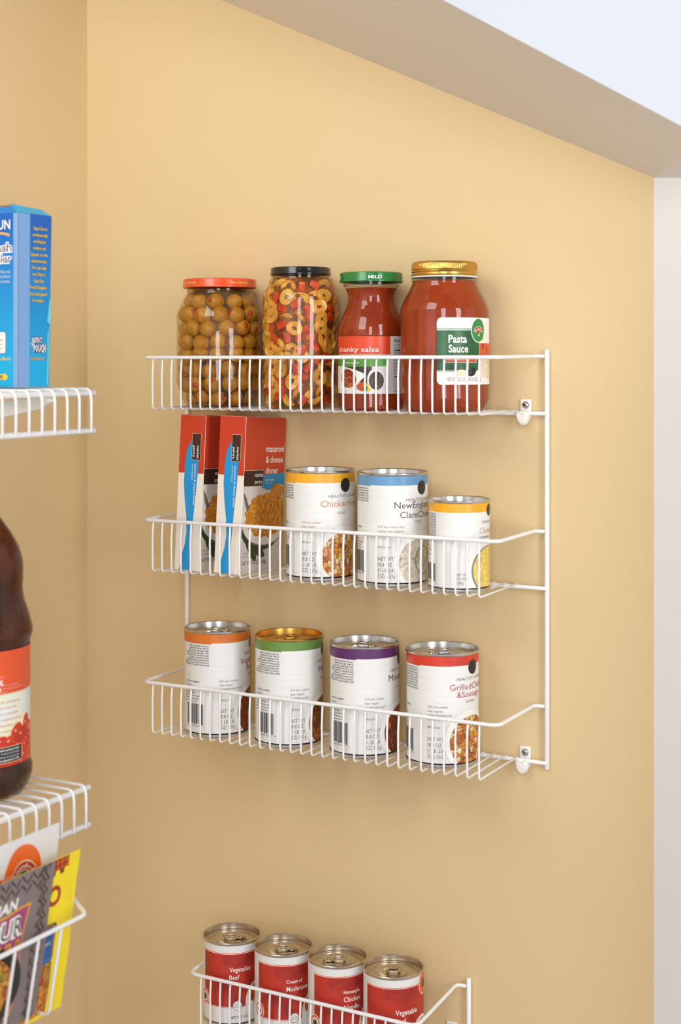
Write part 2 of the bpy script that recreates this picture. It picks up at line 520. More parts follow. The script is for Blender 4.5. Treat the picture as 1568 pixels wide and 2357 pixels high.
def can_shell(t, r, H, lidmat, tab_rot, tab=True):
    ri = r - 0.0010
    mb = MB()   # steel body with a bottom seam
    prof = [(0.0, 0.0022), (r - 0.0045, 0.0022), (r - 0.0035, 0.0002), (r - 0.0004, 0.0), (r + 0.0002, 0.0010), (r + 0.0001, 0.0028), (ri - 0.0008, 0.0042),
            (ri - 0.0008, H - 0.0042), (r + 0.0001, H - 0.0028)]
    lathe(mb, prof, M_steel, 72); mb.build('body', t)
    mb = MB()   # lid: double seam, countersink, panel with beads
    pz = H - 0.0062
    prof = [(r + 0.0001, H - 0.0028), (r + 0.0005, H - 0.0020), (r + 0.0005, H - 0.0006), (r, H), (r - 0.0009, H), (r - 0.0015, H - 0.0006),
            (r - 0.0021, pz - 0.0006), (r - 0.0032, pz - 0.0012), (r - 0.0042, pz), (r - 0.0062, pz + 0.0002), (r - 0.0070, pz - 0.0004), (r - 0.0080, pz + 0.0001),
            (r - 0.0125, pz + 0.0001), (r - 0.0132, pz + 0.0006), (r - 0.0140, pz + 0.0001), (r * 0.42, pz + 0.0001), (r * 0.40, pz - 0.0003), (r * 0.36, pz), (0.0003, pz)]
    lathe(mb, prof, lidmat, 72)
    lid = mb.build('lid', t, 35)
    if tab:
        mb = MB(); n = 30; path = []
        for k in range(n):
            a = 2 * PI * k / n; c_ = math.cos(a)
            x = 0.0072 * c_; y = 0.0068 * math.sin(a) * (1.05 if c_ > 0 else 0.92)
            path.append((x + 0.0055, y, pz + 0.0022 + 0.0007 * c_))
        tube(mb, path, 0.0014, lidmat, 8, closed=True)
        P_ = []
        for k in range(28):
            a = 2 * PI * k / 28; P_.append((-0.0058 + 0.0058 * math.cos(a), 0.0060 * math.sin(a) * (0.85 if math.cos(a) < 0 else 1.02)))
        N_ = len(P_)
        vs = [(x, y, pz + 0.0010) for x, y in P_] + [(x * 1.0, y, pz + 0.0024) for x, y in P_] + [(-0.0058 + (x + 0.0058) * 0.72, y * 0.72, pz + 0.0026) for x, y in P_] + [(-0.0058 + (x + 0.0058) * 0.55, y * 0.55, pz + 0.0017) for x, y in P_]
        fs = [tuple(reversed(range(N_))), tuple(range(3 * N_, 4 * N_))] + [(q * N_ + k, q * N_ + (k + 1) % N_, (q + 1) * N_ + (k + 1) % N_, (q + 1) * N_ + k) for q in range(3) for k in range(N_)]
        mb.add(vs, fs, lidmat)
        vs = []; rv = 0.0019
        for (rr, zz) in ((rv, 0.0016), (rv * 0.9, 0.0027), (rv * 0.5, 0.0030)):
            for k in range(14): vs.append((-0.0062 + rr * math.cos(2 * PI * k / 14), rr * math.sin(2 * PI * k / 14), pz + zz))
        fs = [(i * 14 + k, i * 14 + (k + 1) % 14, (i + 1) * 14 + (k + 1) % 14, (i + 1) * 14 + k) for i in range(2) for k in range(14)] + [tuple(range(28, 42))]
        mb.add(vs, fs, lidmat)
        tb = mb.build('pull_tab', lid, 50); tb.rotation_euler = (0, 0, tab_rot)
        off = -0.0040; tb.location = (off * math.cos(tab_rot), off * math.sin(tab_rot), 0)
    return lid


BAR = [1, 0, 1, 1, 0, 1, 0, 0, 1, 0, 1, 1, 1, 0, 1, 0, 1, 1, 0, 0, 1, 0, 1, 1, 0, 1, 0, 1, 1, 1, 0, 1, 0, 0, 1, 0, 1, 1, 0, 1, 0, 1, 1, 0, 1]


def barcode(a, x0, x1, y0, y1, num, L=3):
    n = len(BAR); w = (x1 - x0) / n; i = 0
    while i < n:
        if BAR[i]:
            j = i
            while j < n and BAR[j]: j += 1
            ext = 0.0012 if (i < 3 or i > n - 5 or 20 < i < 24) else 0
            a.rect(x0 + i * w, y0 - ext, x0 + j * w, y1, M_ink, L); i = j
        else: i += 1
    a.text(num, x0 + 0.001, y0 - 0.0034, 0.0021, M_ink, L, w=(x1 - x0) * 0.86, res=1)
    a.text(num[-1], x1 + 0.0012, y0 - 0.0034, 0.0018, M_ink, L, res=1)


ING = ['CARROTS, COOKED BEEF, WATER, SALT,', 'CORN SYRUP SOLIDS, BEEF, TOMATOES,', 'PEAS, POTATOES, GREEN BEANS, CELERY,', 'BEEF BROTH, MODIFIED CORN STARCH, CORN,',
       'SOY FLOUR, BEEF STOCK, POTASSIUM CHLORIDE,', 'VEGETABLE OIL, CORN SYRUP, PROTEIN,', 'TOMATO PASTE, NATURAL FLAVORING, YEAST,', 'CARAMEL COLOR, SALT, DRY BEEF STOCK, PARTIALLY',
       'HYDROGENATED SOY OIL, GARLIC POWDER, SODIUM', 'PHOSPHATE, LACTIC ACID, SPICE EXTRACTIVES']


def tall_can(x, y, z, phi0, r, H, band, title, sod, soup, label, lidmat=None, tab_rot=0.0, tab=True, num='2 41415 03137 1', spoon=False, tint='dark', hp=46.5):
    t = empty('soup_can', (x, y, z), face(x, y)); tag(t, label, 'can', 'tall soup cans')
    can_shell(t, r, H, lidmat or M_steel, tab_rot, tab)
    bandn, bandc = band
    Mb = mat('band_' + bandn, bandc, 0.35, noise=(60.0, tuple(max(0, int(c * 0.93)) for c in bandc), 0.4, 0.62))
    R0 = r; a = Art(); lo, hi = 0.0046, H - 0.0030
    P0 = rad(phi0)
    U = lambda deg: R0 * (P0 + rad(deg))
    a.rect(-R0 * PI, lo, R0 * PI, hi, M_paper, 0)
    seam = -14
    a.rect(-R0 * PI, H - 0.0138, U(seam), hi, Mb, 1); a.rect(U(seam), H - 0.0128, R0 * PI, hi, Mb, 1)
    # ingredients, right-aligned block left of the seam
    for i, ln in enumerate(ING[:9 if tint == 'dark' else 6]):
        a.text(ln, U(-18), H - 0.0172 - i * 0.00262, 0.00165, M_ink, 2, xs=0.62, bold=0.012, align='r', res=1)
    a.lines(['QUESTIONS OR COMMENTS?', 'CALL 1-800', 'MINNEAPOLIS, MN'], U(-68), 0.0600, 0.0016, 0.0045, M_ink, 2, xs=0.7, res=1, bold=0.01)
    a.lines(['DO NOT ADD WATER.', 'STOVE: heat over medium, stirring', 'MICROWAVE: microwave-safe', 'bowl 2-3 minutes or until hot'], U(-72), 0.0475, 0.0015, 0.0030, M_ink, 2, xs=0.8, res=1, bold=0.01)
    barcode(a, U(-66), U(-29), 0.0145, 0.0365, num)
    Mt = mat('title_' + title[0][2], {'orange': (208, 122, 52), 'black': (40, 44, 50), 'red': (160, 40, 38), 'brown': (150, 62, 34)}[title[0][2]], 0.45)
    a.text('HEALTHY CHUNKY', U(hp), 0.0888, 0.0030, M_gray, 2, xs=1.18)
    for (s_, deg, key, zz, hh) in title: a.text(s_, U(deg), zz, hh, Mt, 2, xs=1.08, bold=-0.004)
    a.text('SOUP' if len(title) == 1 else sod[4], U(63), sod[5], 0.0026, M_gray, 2)
    Ms = mat('small_tan_ink', (160, 128, 84), 0.45)
    a.lines(sod[:4], U(0), 0.0613, 0.0023, 0.0043, Ms if tint == 'tan' else M_gray, 2, xs=1.0)
    a.text('98% fat free', U(0), 0.0403, 0.0023, Ms if tint == 'tan' else M_gray, 2, xs=0.85)
    a.lines(['NET WT', '18.8 OZ', '(1 LB 2.8', 'OZ) 533g'], U(0), 0.0273, 0.0039, 0.0059, M_gray, 2, xs=0.82)
    # black seal and the bowl picture
    a.ell(U(79), 0.1015 * H / 0.117, 0.0072, 0.0074, M_black, 3)
    Mrim = mat('bowl_photo_white', (246, 244, 240), 0.4); Msh = mat('bowl_photo_edge', (205, 202, 196), 0.4)
    bx, by = U(76), 0.0255
    a.ell(bx, by, 0.0335, 0.0325, Msh, 1, 60); a.ell(bx, by + 0.0004, 0.0330, 0.0320, Mrim, 2, 60)
    a.ell(bx + 0.0005, by - 0.0005, 0.0280, 0.0268, soup, 3, 60)
    if spoon: a.ring(bx + 0.004, by + 0.001, 0.0125, 0.015, 0.0007, M_ink, 4)
    mb = MB()
    def rf(v): return r - 0.0006
    a.put(mb, cyl_map(rf, R0), clip=(-R0 * PI, lo, R0 * PI, hi), du=0.0030, dv=0.0014 if False else 0.0)
    mb.build('label', t, 60)
    return t


F_noodle = cell_mat('chicken_noodle_photo', [(214, 120, 30), (235, 168, 60), (244, 226, 180), (200, 70, 24), (238, 196, 90)], 130, (1, 1, 0.8))
F_clam = cell_mat('chowder_photo', [(226, 218, 200), (208, 196, 172), (240, 234, 222), (190, 160, 130), (222, 210, 188)], 95, (1, 1, 1.2), edge=(200, 190, 170))
F_cream = cell_mat('cream_chicken_photo', [(226, 196, 92), (232, 206, 110), (222, 186, 76), (236, 214, 130)], 110, edge=(216, 184, 84))
F_beef = cell_mat('vegetable_beef_photo', [(130, 48, 22), (160, 74, 34), (98, 38, 20), (190, 100, 50), (120, 60, 26)], 110)
F_veg = cell_mat('vegetable_photo', [(150, 62, 26), (120, 96, 40), (104, 44, 20), (196, 110, 50), (140, 54, 26)], 120)
F_gumbo = cell_mat('gumbo_photo', [(190, 104, 28), (222, 150, 50), (238, 214, 160), (176, 74, 24), (206, 132, 44)], 125)

Z2, Z3 = -0.2363, -0.4188
tall_can(-0.3722, -0.0658, Z3, 3.6, 0.0376, 0.1172, ('orange', (222, 118, 44)), [('Vegetable', 40, 'red', 0.0790, 0.0064), ('Beef', 58, 'red', 0.0710, 0.0060)],
         ['46% less sodium', 'than regular', 'vegetable beef soup*', '', 'SOUP', 0.0650], F_beef, 'tall soup can with an orange band and silver pull-tab lid, leftmost on the third shelf',
         M_steel, rad(185), tint='dark', hp=49.5)
tall_can(-0.2778, -0.0655, Z3, 1.7, 0.0376, 0.1172, ('green', (110, 146, 70)), [('Vegetable', 56, 'black', 0.0790, 0.0064)],
         ['41% less sodium', 'than regular', 'vegetable soup*', '', 'SOUP', 0.0700], F_veg, 'tall soup can with a green band and gold-coloured lid on the third shelf',
         M_gold, rad(14), num='2 41415 03237 8', hp=52)
tall_can(-0.1843, -0.0638, Z3, 0.0, 0.0376, 0.1172, ('purple', (96, 46, 104)), [('Minestrone', 43, 'black', 0.0790, 0.0068)],
         ['41% less sodium', 'than regular', 'minestrone soup*', '', 'SOUP', 0.0700], F_beef, 'tall soup can with a purple band on the third shelf',
         M_steel, rad(150), num='2 41415 03337 5')
tall_can(-0.0959, -0.0557, Z3, -24.2, 0.0383, 0.1168, ('red', (216, 62, 42)), [('GrilledChicken', 35.5, 'red', 0.0792, 0.0062), ('&Sausage', 47, 'red', 0.0715, 0.0060)],
         ['42% less sodium', 'than regular', 'grilled chicken and', 'sausage gumbo*', 'GUMBO', 0.0655], F_gumbo, 'tall soup can with a red band, rightmost on the third shelf',
         M_steel, rad(20), num='2 41415 03957 8', spoon=True)
tall_can(-0.2379, -0.0655, Z2, -33, 0.0377, 0.1172, ('yellow', (246, 176, 40)), [('ChickenNoodle', 33, 'orange', 0.0790, 0.0066)],
         ['51% less sodium', 'than regular', 'chicken noodle soup*', '', 'SOUP', 0.0710], F_noodle, 'tall soup can with a yellow band, beside the macaroni boxes on the second shelf',
         M_steel, 0, tab=False, tint='tan')
tall_can(-0.1498, -0.0655, Z2, -24, 0.0378, 0.1180, ('blue', (104, 156, 200)), [('NewEngland', 27, 'black', 0.0815, 0.0066), ('ClamChowder', 36, 'black', 0.0715, 0.0066)],
         ['51% less sodium than', 'regular new england', 'clam chowder*', '', 'SOUP', 0.0660], F_clam, 'tall soup can with a light blue band on the second shelf',
         M_steel, 0, tab=False, num='2 41415 03157 4', spoon=True, tint='tan')

# condensed can with the yellow band
t = empty('soup_can', (-0.0699, -0.0708, Z2), face(-0.0699, -0.0708))
tag(t, 'short soup can with a yellow band, rightmost on the second shelf', 'can')
r, H = 0.0322, 0.0929
can_shell(t, r, H, M_steel, 0, False)
a = Art(); U = lambda deg: r * rad(deg)
Myel = MATS['band_yellow']
a.rect(-r * PI, 0.0046, r * PI, H - 0.003, M_paper, 0); a.rect(-r * PI, H - 0.0120, r * PI, H - 0.003, Myel, 1)
for i in range(13): a.text(ING[i % 10], U(-48), H - 0.0150 - i * 0.00205, 0.00145, M_ink, 2, xs=0.6, bold=0.012, align='r', res=1)
a.lines(['QUESTIONS OR COMMENTS?', 'CALL 1-800', 'MICROWAVE: mix soup', 'with one can of water'], U(-88), 0.0500, 0.0014, 0.0046, M_ink, 2, xs=0.8, res=1, bold=0.01)
barcode(a, U(-92), U(-50), 0.0110, 0.0280, '2 41415 02931 1')
a.text('CREAM OF', U(46), 0.0692, 0.0028, M_gray, 2); a.text('Chicken', U(41), 0.0590, 0.0062, MATS['title_orange'], 2, xs=0.8, bold=-0.01)
a.text('CONDENSED', U(40), 0.0540, 0.0022, M_ink, 2)
a.lines(['NET WT', '10.5 OZ', '(298g)'], U(-6), 0.0168, 0.0027, 0.0041, M_gray, 2, xs=0.85)
a.ell(U(72), H - 0.0105, 0.0058, 0.0062, M_black, 3)
a.ell(U(68), 0.0215, 0.0252, 0.0250, mat('bowl_photo_grey', (128, 124, 120), 0.4), 1, 60)
a.ell(U(69), 0.0215, 0.0238, 0.0240, F_cream, 2, 60); a.ring(U(80), 0.023, 0.010, 0.013, 0.0006, mat('spoon_line', (238, 228, 170), 0.4), 3)
mb = MB(); a.put(mb, cyl_map(lambda v: r - 0.0007, r), clip=(-r * PI, 0.0046, r * PI, H - 0.003), du=0.003); mb.build('label', t, 60)

# red condensed cans on the small rack
M_redl = mat('red_label', (190, 50, 34), 0.4, noise=(45.0, (150, 34, 24), 0.42, 0.66))
M_orl = mat('orange_line', (232, 96, 40), 0.4); M_wh = mat('print_white', (244, 243, 240), 0.4)
M_wlab = mat('white_label', (228, 228, 226), 0.35)
M_grn = mat('emblem_green', (48, 70, 44), 0.4)
M_tanp = mat('noodle_photo_tan', (214, 170, 80), 0.4)
ZL = -0.7350


def red_can(x, y, pt, lines, tab_rot, label, emblem='left'):
    r, H = 0.0325, 0.0925
    t = empty('soup_can', (x, y, ZL), face(x, y)); tag(t, label, 'can', 'red soup cans on the small rack')
    can_shell(t, r, H, M_steel_l, tab_rot)
    a = Art(); U = lambda d: r * rad(pt + d)
    lo, hi = 0.0046, H - 0.003
    a.rect(-r * PI, lo, r * PI, hi, M_wlab, 0)
    x0, x1 = U(-64), U(-64) + r * rad(200)
    a.rect(x0, 0.0215, x1, 0.0815, M_orl, 1); a.rect(x0 + 0.0007, 0.0222, x1 - 0.0007, 0.0808, M_wh, 2); a.rect(x0 + 0.0011, 0.0226, x1 - 0.0011, 0.0803, M_redl, 3)
    for i, (s_, zz, hh) in enumerate(lines): a.text(s_, U(0), zz + 0.0010, hh, M_wh, 4, xs=0.86, bold=0.008)
    zz = lines[-1][1]
    a.text('condensed soup', U(22), zz - 0.0055, 0.0017, M_orl, 4, xs=0.9, res=1)
    a.lines(['good source of', 'vitamins A and C', 'low fat'], U(4), zz - 0.013, 0.0014, 0.0029, M_orl, 4, xs=0.8, res=1)
    # round mark, net weight, bowl
    a.ell(U(16), 0.0240, 0.0052, 0.0052, M_wh, 5); a.ring(U(16), 0.0240, 0.0052, 0.0052, 0.0004, M_gray, 6)
    a.lines(['U.S.', 'INSPECTED', 'AND PASSED'], U(16), 0.0262, 0.0012, 0.0022, M_ink, 6, align='c', xs=0.8, res=1)
    a.text('NET WT 10.5 OZ', U(2), 0.0095, 0.0030, M_ink, 4, xs=0.8)
    a.ell(U(62), 0.026, 0.0165, 0.0215, M_wh, 4); a.ell(U(62), 0.0340, 0.0125, 0.0105, F_gumbo if emblem == 'left' else M_tanp, 5)
    ex, ez, er = (U(-60), 0.0290, 0.0078) if emblem == 'left' else (U(70), 0.0790, 0.0105)
    a.ell(ex, ez, er, er * 1.12, M_orl, 5); a.ring(ex, ez, er, er * 1.12, 0.0008, M_wh, 6)
    a.ell(ex, ez, er * 0.66, er * 0.74, M_wlab if emblem == 'left' else M_orl, 6); a.ell(ex, ez - 0.0003, er * 0.42, er * 0.45, M_grn, 7)
    mb = MB(); a.put(mb, cyl_map(lambda v: r - 0.0007, r), clip=(-r * PI, lo, r * PI, hi), du=0.003); mb.build('label', t, 60)


red_can(-0.3499, -0.0699, -5, [('Vegetable', 0.0600, 0.0050), ('Beef', 0.0515, 0.0050)], rad(185), 'leftmost red soup can on the small rack, reading Vegetable Beef')
red_can(-0.2822, -0.0700, 5.5, [('Cream of', 0.0605, 0.0038), ('Mushroom', 0.0520, 0.0050)], rad(180), 'red soup can reading Cream of Mushroom on the small rack')
red_can(-0.2151, -0.0684, 12, [('Homestyle', 0.0620, 0.0036), ('Chicken', 0.0535, 0.0050), ('Noodle', 0.0450, 0.0050)], rad(0), 'red soup can reading Homestyle Chicken Noodle on the small rack')
red_can(-0.1491, -0.0651, 4, [('Vegetable', 0.0520, 0.0052), ('Beef', 0.0430, 0.0052)], rad(-90), 'rightmost red soup can on the small rack, orange emblem at its upper edge', 'right')

# ---------------------------------------------------------------- jars on the top shelf
Z1 = -0.0535
GL = clear_mat('jar_glass', (246, 236, 210), 1.5, 0.012, (55.0, 0.25, 0.0012))


def smoothp(P, n=4):
    """Catmull-Rom through profile points"""
    out = []
    for i in range(len(P) - 1):
        p0 = P[max(i - 1, 0)]; p1 = P[i]; p2 = P[i + 1]; p3 = P[min(i + 2, len(P) - 1)]
        for k in range(n):
            t = k / n; q = []
            for d in (0, 1):
                q.append(0.5 * (2 * p1[d] + (p2[d] - p0[d]) * t + (2 * p0[d] - 5 * p1[d] + 4 * p2[d] - p3[d]) * t * t + (-p0[d] + 3 * p1[d] - 3 * p2[d] + p3[d]) * t ** 3))
            out.append((max(q[0], 0.0002), q[1]))
    out.append(P[-1]); return out


def lid_part(t, r, z0, z1, m, label=None, ribs=0, art=None, rim=None):
    mb = MB(); h = z1 - z0
    prof = [(r - 0.0022, z0 + 0.0012), (r - 0.0004, z0), (r + 0.0006, z0 + 0.0006), (r + 0.0006, z0 + 0.0016), (r, z0 + 0.0026), (r, z1 - 0.0022), (r - 0.0007, z1 - 0.0006), (r - 0.0026, z1),
            (r - 0.0050, z1 - 0.0002), (r - 0.0060, z1 - 0.0010), (r * 0.6, z1 - 0.0008), (0.0004, z1 - 0.0008)]
    if not ribs: lathe(mb, prof, m, 72)
    else:
        prof = [(r - 0.002, z0 + 0.001), (r + 0.0010, z0), (r + 0.0012, z0 + 0.0008), (r - 0.0002, z0 + 0.0016), (r - 0.0004, z0 + 0.0034), (r + 0.0004, z0 + 0.0046), (r - 0.0002, z0 + 0.0060),
                (r + 0.0004, z0 + 0.0068)]
        lathe(mb, prof, m, 96)
        seg = 288; vs = []; fs = []; rows = [(r + 0.0004, z0 + 0.0068, 0.0), (r + 0.0002, z0 + 0.0078, 1.0), (r, z1 - 0.0034, 1.0), (r - 0.0006, z1 - 0.0018, 0.6), (r - 0.0016, z1 - 0.0004, 0), (r - 0.0032, z1, 0), (r * 0.5, z1, 0), (0.0004, z1, 0)]
        for (rr, zz, am) in rows:
            for k in range(seg):
                a = 2 * PI * k / seg; q = rr - am * 0.00045 * (k % 3 == 0); vs.append((q * math.cos(a), q * math.sin(a), zz))
        for i in range(len(rows) - 1):
            for k in range(seg): fs.append((i * seg + k, i * seg + (k + 1) % seg, (i + 1) * seg + (k + 1) % seg, (i + 1) * seg + k))
        mb.add(vs, fs, m)
        if rim: lathe(mb, [(r - 0.003, z0 - 0.0016), (r + 0.0008, z0 - 0.0014), (r + 0.0010, z0 - 0.0002), (r - 0.003, z0)], rim, 72)
    if art: art.put(mb, cyl_map(lambda v: r + 0.00005, r), du=0.002)
    o = mb.build('lid', t, 35)
    if label: o['label'] = label
    return o


def threads(mb, r, z, m):
    for k in range(2): 
        n = 60; tube(mb, [((r) * math.cos(2 * PI * i / n), (r) * math.sin(2 * PI * i / n), z - 0.0028 * k) for i in range(n)], 0.0008, m, 6, closed=True)


# --- jar 1: whole olives, orange lid
X1, Y1 = -0.3767, -0.0545
j1 = empty('olive_jar', (X1, Y1, Z1), face(X1, Y1)); tag(j1, 'glass jar of whole stuffed olives with an orange lid, leftmost on the top shelf', 'jar')
P1 = [(0.0004, 0.0030), (0.030, 0.0030), (0.033, 0.0), (0.0375, 0.0010), (0.0425, 0.0090), (0.0480, 0.0250), (0.0492, 0.0300), (0.0485, 0.0330), (0.0485, 0.0990), (0.0492, 0.1010),
      (0.0470, 0.1070), (0.0425, 0.1180), (0.0385, 0.1255), (0.0368, 0.1285), (0.0362, 0.1320), (0.0362, 0.1370)]
mb = MB(); lathe(mb, P1, GL, 96); threads(mb, 0.0368, 0.1330, GL); mb.build('glass', j1, 25)
M_lid1 = mat('orange_lid_enamel', (228, 84, 36), 0.22, spec=0.6); M_yt = mat('lid_yellow_ink', (250, 214, 140), 0.3)
a = Art()
for dg in (-72, 16): a.text('Savor Olive Life!', 0.0415 * rad(dg), 0.1378, 0.0030, M_yt, 1, shear=0.22, xs=0.80, res=2, w=0.0235)
lid_part(j1, 0.0415, 0.1338, 0.1442, M_lid1, 'orange metal lid with yellow script', art=a)
M_br1 = mat('olive_brine', (98, 66, 24), 0.4, noise=(40, (70, 46, 18), 0.4, 0.6))
mb = MB(); lathe(mb, [(0.0004, 0.004), (0.0290, 0.004), (0.0345, 0.012), (0.0385, 0.030), (0.0385, 0.100), (0.0345, 0.112), (0.0300, 0.124), (0.0300, 0.132), (0.0004, 0.132)], M_br1, 64); mb.build('brine', j1)

M_olive = mat('green_olive_skin', (196, 146, 56), 0.38, noise=(70, (176, 126, 44), 0.4, 0.62))
M_pim = mat('pimento_red', (196, 72, 34), 0.4)


def make_olive():
    t = empty('olive'); tag(t, 'green olive stuffed with red pimento inside the orange-lidded jar', 'olive', 'whole olives in the orange-lidded jar')
    mb = MB(); P = []
    for k in range(15):
        th = PI * k / 14; P.append((max(0.0096 * math.sin(th), 0.0001) if k < 13 else 0.0034 * math.sin(PI / 2 * (14 - k) / 2 + 0.0001), -0.0098 * math.cos(th) if k < 13 else 0.0082 - 0.0004 * (k - 12)))
    lathe(mb, P, M_olive, 26); mb.build('flesh', t, 60)
    mb = MB(); lathe(mb, [(0.0001, 0.0094), (0.0018, 0.0092), (0.0031, 0.0084), (0.0033, 0.0068)], M_pim, 14); mb.build('pimento', t, 60)
    return t


M1 = Matrix.Translation((X1, Y1, Z1))
first = None
rf1 = prof_r(P1[3:])
row = 0; zz = 0.0112
while zz < 0.130:
    R = rf1(zz) - 0.0108
    if zz < 0.012: R = 0.0300
    n = max(6, int(2 * PI * R / 0.0186)); ph = random.random() * 0.5 + row * 0.24
    for k in range(n):
        a_ = ph + 2 * PI * k / n + random.uniform(-0.03, 0.03)
        loc = Vector((X1 + R * math.cos(a_), Y1 + R * math.sin(a_), Z1 + zz + random.uniform(-0.0018, 0.0018)))
        rot = (random.uniform(0, 2 * PI), random.uniform(0, 2 * PI), random.uniform(0, 2 * PI))
        if first is None:
            first = make_olive(); first.location = loc; first.rotation_euler = rot
        else: dup(first, loc, rot)
    row += 1; zz += 0.0154

# --- jar 2: sliced olives, black lid
X2, Y2 = -0.2704, -0.0530
j2 = empty('olive_jar', (X2, Y2, Z1), face(X2, Y2)); tag(j2, 'glass jar of sliced olives with a black lid on the top shelf', 'jar')
P2 = smoothp([(0.0004, 0.0020), (0.028, 0.0020), (0.0325, -0.0010), (0.0372, 0.0015), (0.0400, 0.0090), (0.0412, 0.0300), (0.0418, 0.0600), (0.0420, 0.1100), (0.0418, 0.1190), (0.0395, 0.1270), (0.0345, 0.1370), (0.0322, 0.1420), (0.0318, 0.1480)], 3)
mb = MB(); lathe(mb, P2, GL, 96); threads(mb, 0.0322, 0.1445, GL); mb.build('glass', j2, 40)
M_lid2 = mat('black_lid_enamel', (22, 22, 26), 0.15, spec=0.6)
lid_part(j2, 0.0332, 0.1458, 0.1545, M_lid2, 'glossy black metal lid')
M_br2 = mat('sliced_olive_brine', (150, 84, 34), 0.4, noise=(120, (104, 60, 24), 0.42, 0.58))
mb = MB(); lathe(mb, [(0.0004, 0.003), (0.032, 0.003), (0.0372, 0.014), (0.0380, 0.03), (0.0388, 0.11), (0.0372, 0.124), (0.0320, 0.136), (0.0295, 0.143), (0.0004, 0.143)], M_br2, 64); mb.build('brine', j2)
M_sl = mat('olive_slice_flesh', (236, 186, 102), 0.35, noise=(120, (222, 164, 76), 0.42, 0.62))
M_sr = mat('olive_slice_skin', (206, 148, 54), 0.35)


def make_slice():
    mb = MB(); seg = 28
    prof = [(0.0025, -0.0019), (0.0080, -0.0021), (0.0088, -0.0012), (0.0088, 0.0012), (0.0081, 0.0021), (0.0026, 0.0019), (0.0022, 0.0), (0.0025, -0.0019)]
    vs = []; fs = []; ms = []
    n = len(prof) - 1
    for i in range(n):
        for k in range(seg):
            a_ = 2 * PI * k / seg; w = 1 + 0.10 * math.sin(a_ * 2 + 1) + (0.10 * math.sin(a_ * 5) if prof[i][0] < 0.005 else 0.02 * math.sin(a_ * 3))
            r_ = prof[i][0] * w; vs.append((r_ * math.cos(a_) * (1.0 if prof[i][0] > 0.005 else 1.15), r_ * math.sin(a_) * (1.0 if prof[i][0] > 0.005 else 0.85), prof[i][1] + 0.0005 * math.sin(2 * a_)))
    for i in range(n):
        j = (i + 1) % n
        f = [(i * seg + k, i * seg + (k + 1) % seg, j * seg + (k + 1) % seg, j * seg + k) for k in range(seg)]
        mb.add([], [], M_sr)
        fs.append((f, M_sr if i in (1, 2, 3) else M_sl))
    k0 = len(mb.v); mb.v += vs
    for f, m in fs:
        ki = mb.mi(m)
        for q in f: mb.f.append(tuple(i + k0 for i in q)); mb.m.append(ki)
    o = mb.build('olive_slice', None, 28)
    return tag(o, 'ring-shaped slice of green olive inside the black-lidded jar', 'olive slice', 'olive slices in the black-lidded jar')


def make_pepper():
    mb = MB(); box(mb, (-0.0055, -0.0042, -0.0014), (0.0055, 0.0042, 0.0014), mat('red_pepper', (214, 78, 32), 0.35, noise=(160, (190, 52, 24), 0.4, 0.6)), 0.0009)
    for i, v in enumerate(mb.v): mb.v[i] = (v[0], v[1] * (1 + v[0] * 40), v[2] + 40 * v[0] ** 2)
    o = mb.build('pepper_piece', None, 60)
    return tag(o, 'small red pepper piece among the olive slices in the black-lidded jar', 'pepper piece', 'red pepper pieces in the black-lidded jar')


sl = make_slice(); pp = make_pepper(); used = {0: False, 1: False}
rf2 = prof_r([p for p in P2 if p[1] > 0.0 and p[0] > 0.031])
zz = 0.0095; row = 0
while zz < 0.141:
    Rw = rf2(zz); n = int(2 * PI * Rw / 0.0150); ph = row * 0.31 + random.random() * 0.4
    for k in range(n):
        a_ = ph + 2 * PI * (k + random.uniform(-0.18, 0.18)) / n
        isp = random.random() < 0.30
        tilt = random.choice([0, 0, 0, 1]) if not isp else 0
        R = Rw - (0.0034 if not isp else 0.0030) - (0.0042 if tilt else 0) - random.choice([0, 0, 0.0022])
        nrm = Vector((math.cos(a_), math.sin(a_), random.uniform(-0.12, 0.12))).normalized()
        if tilt:
            tg = Vector((-math.sin(a_), math.cos(a_), 0)); nrm = (nrm * 0.35 + tg * random.uniform(-1, 1) + Vector((0, 0, 1)) * random.uniform(-1, 1)).normalized()
        elif not isp:
            nrm = (nrm + Vector((random.uniform(-.16, .16), random.uniform(-.16, .16), random.uniform(-.2, .2)))).normalized()
        q = nrm.to_track_quat('Z', 'Y') @ Matrix.Rotation(random.uniform(0, 2 * PI), 4, 'Z').to_quaternion()
        loc = Vector((X2 + R * math.cos(a_), Y2 + R * math.sin(a_), Z1 + zz + random.uniform(-0.003, 0.003)))
        src = pp if isp else sl; key = 1 if isp else 0
        o = src if not used[key] else src.copy()
        if used[key]: COL.objects.link(o)
        used[key] = True
        o.location = loc; o.rotation_euler = q.to_euler()
    row += 1; zz += 0.0112


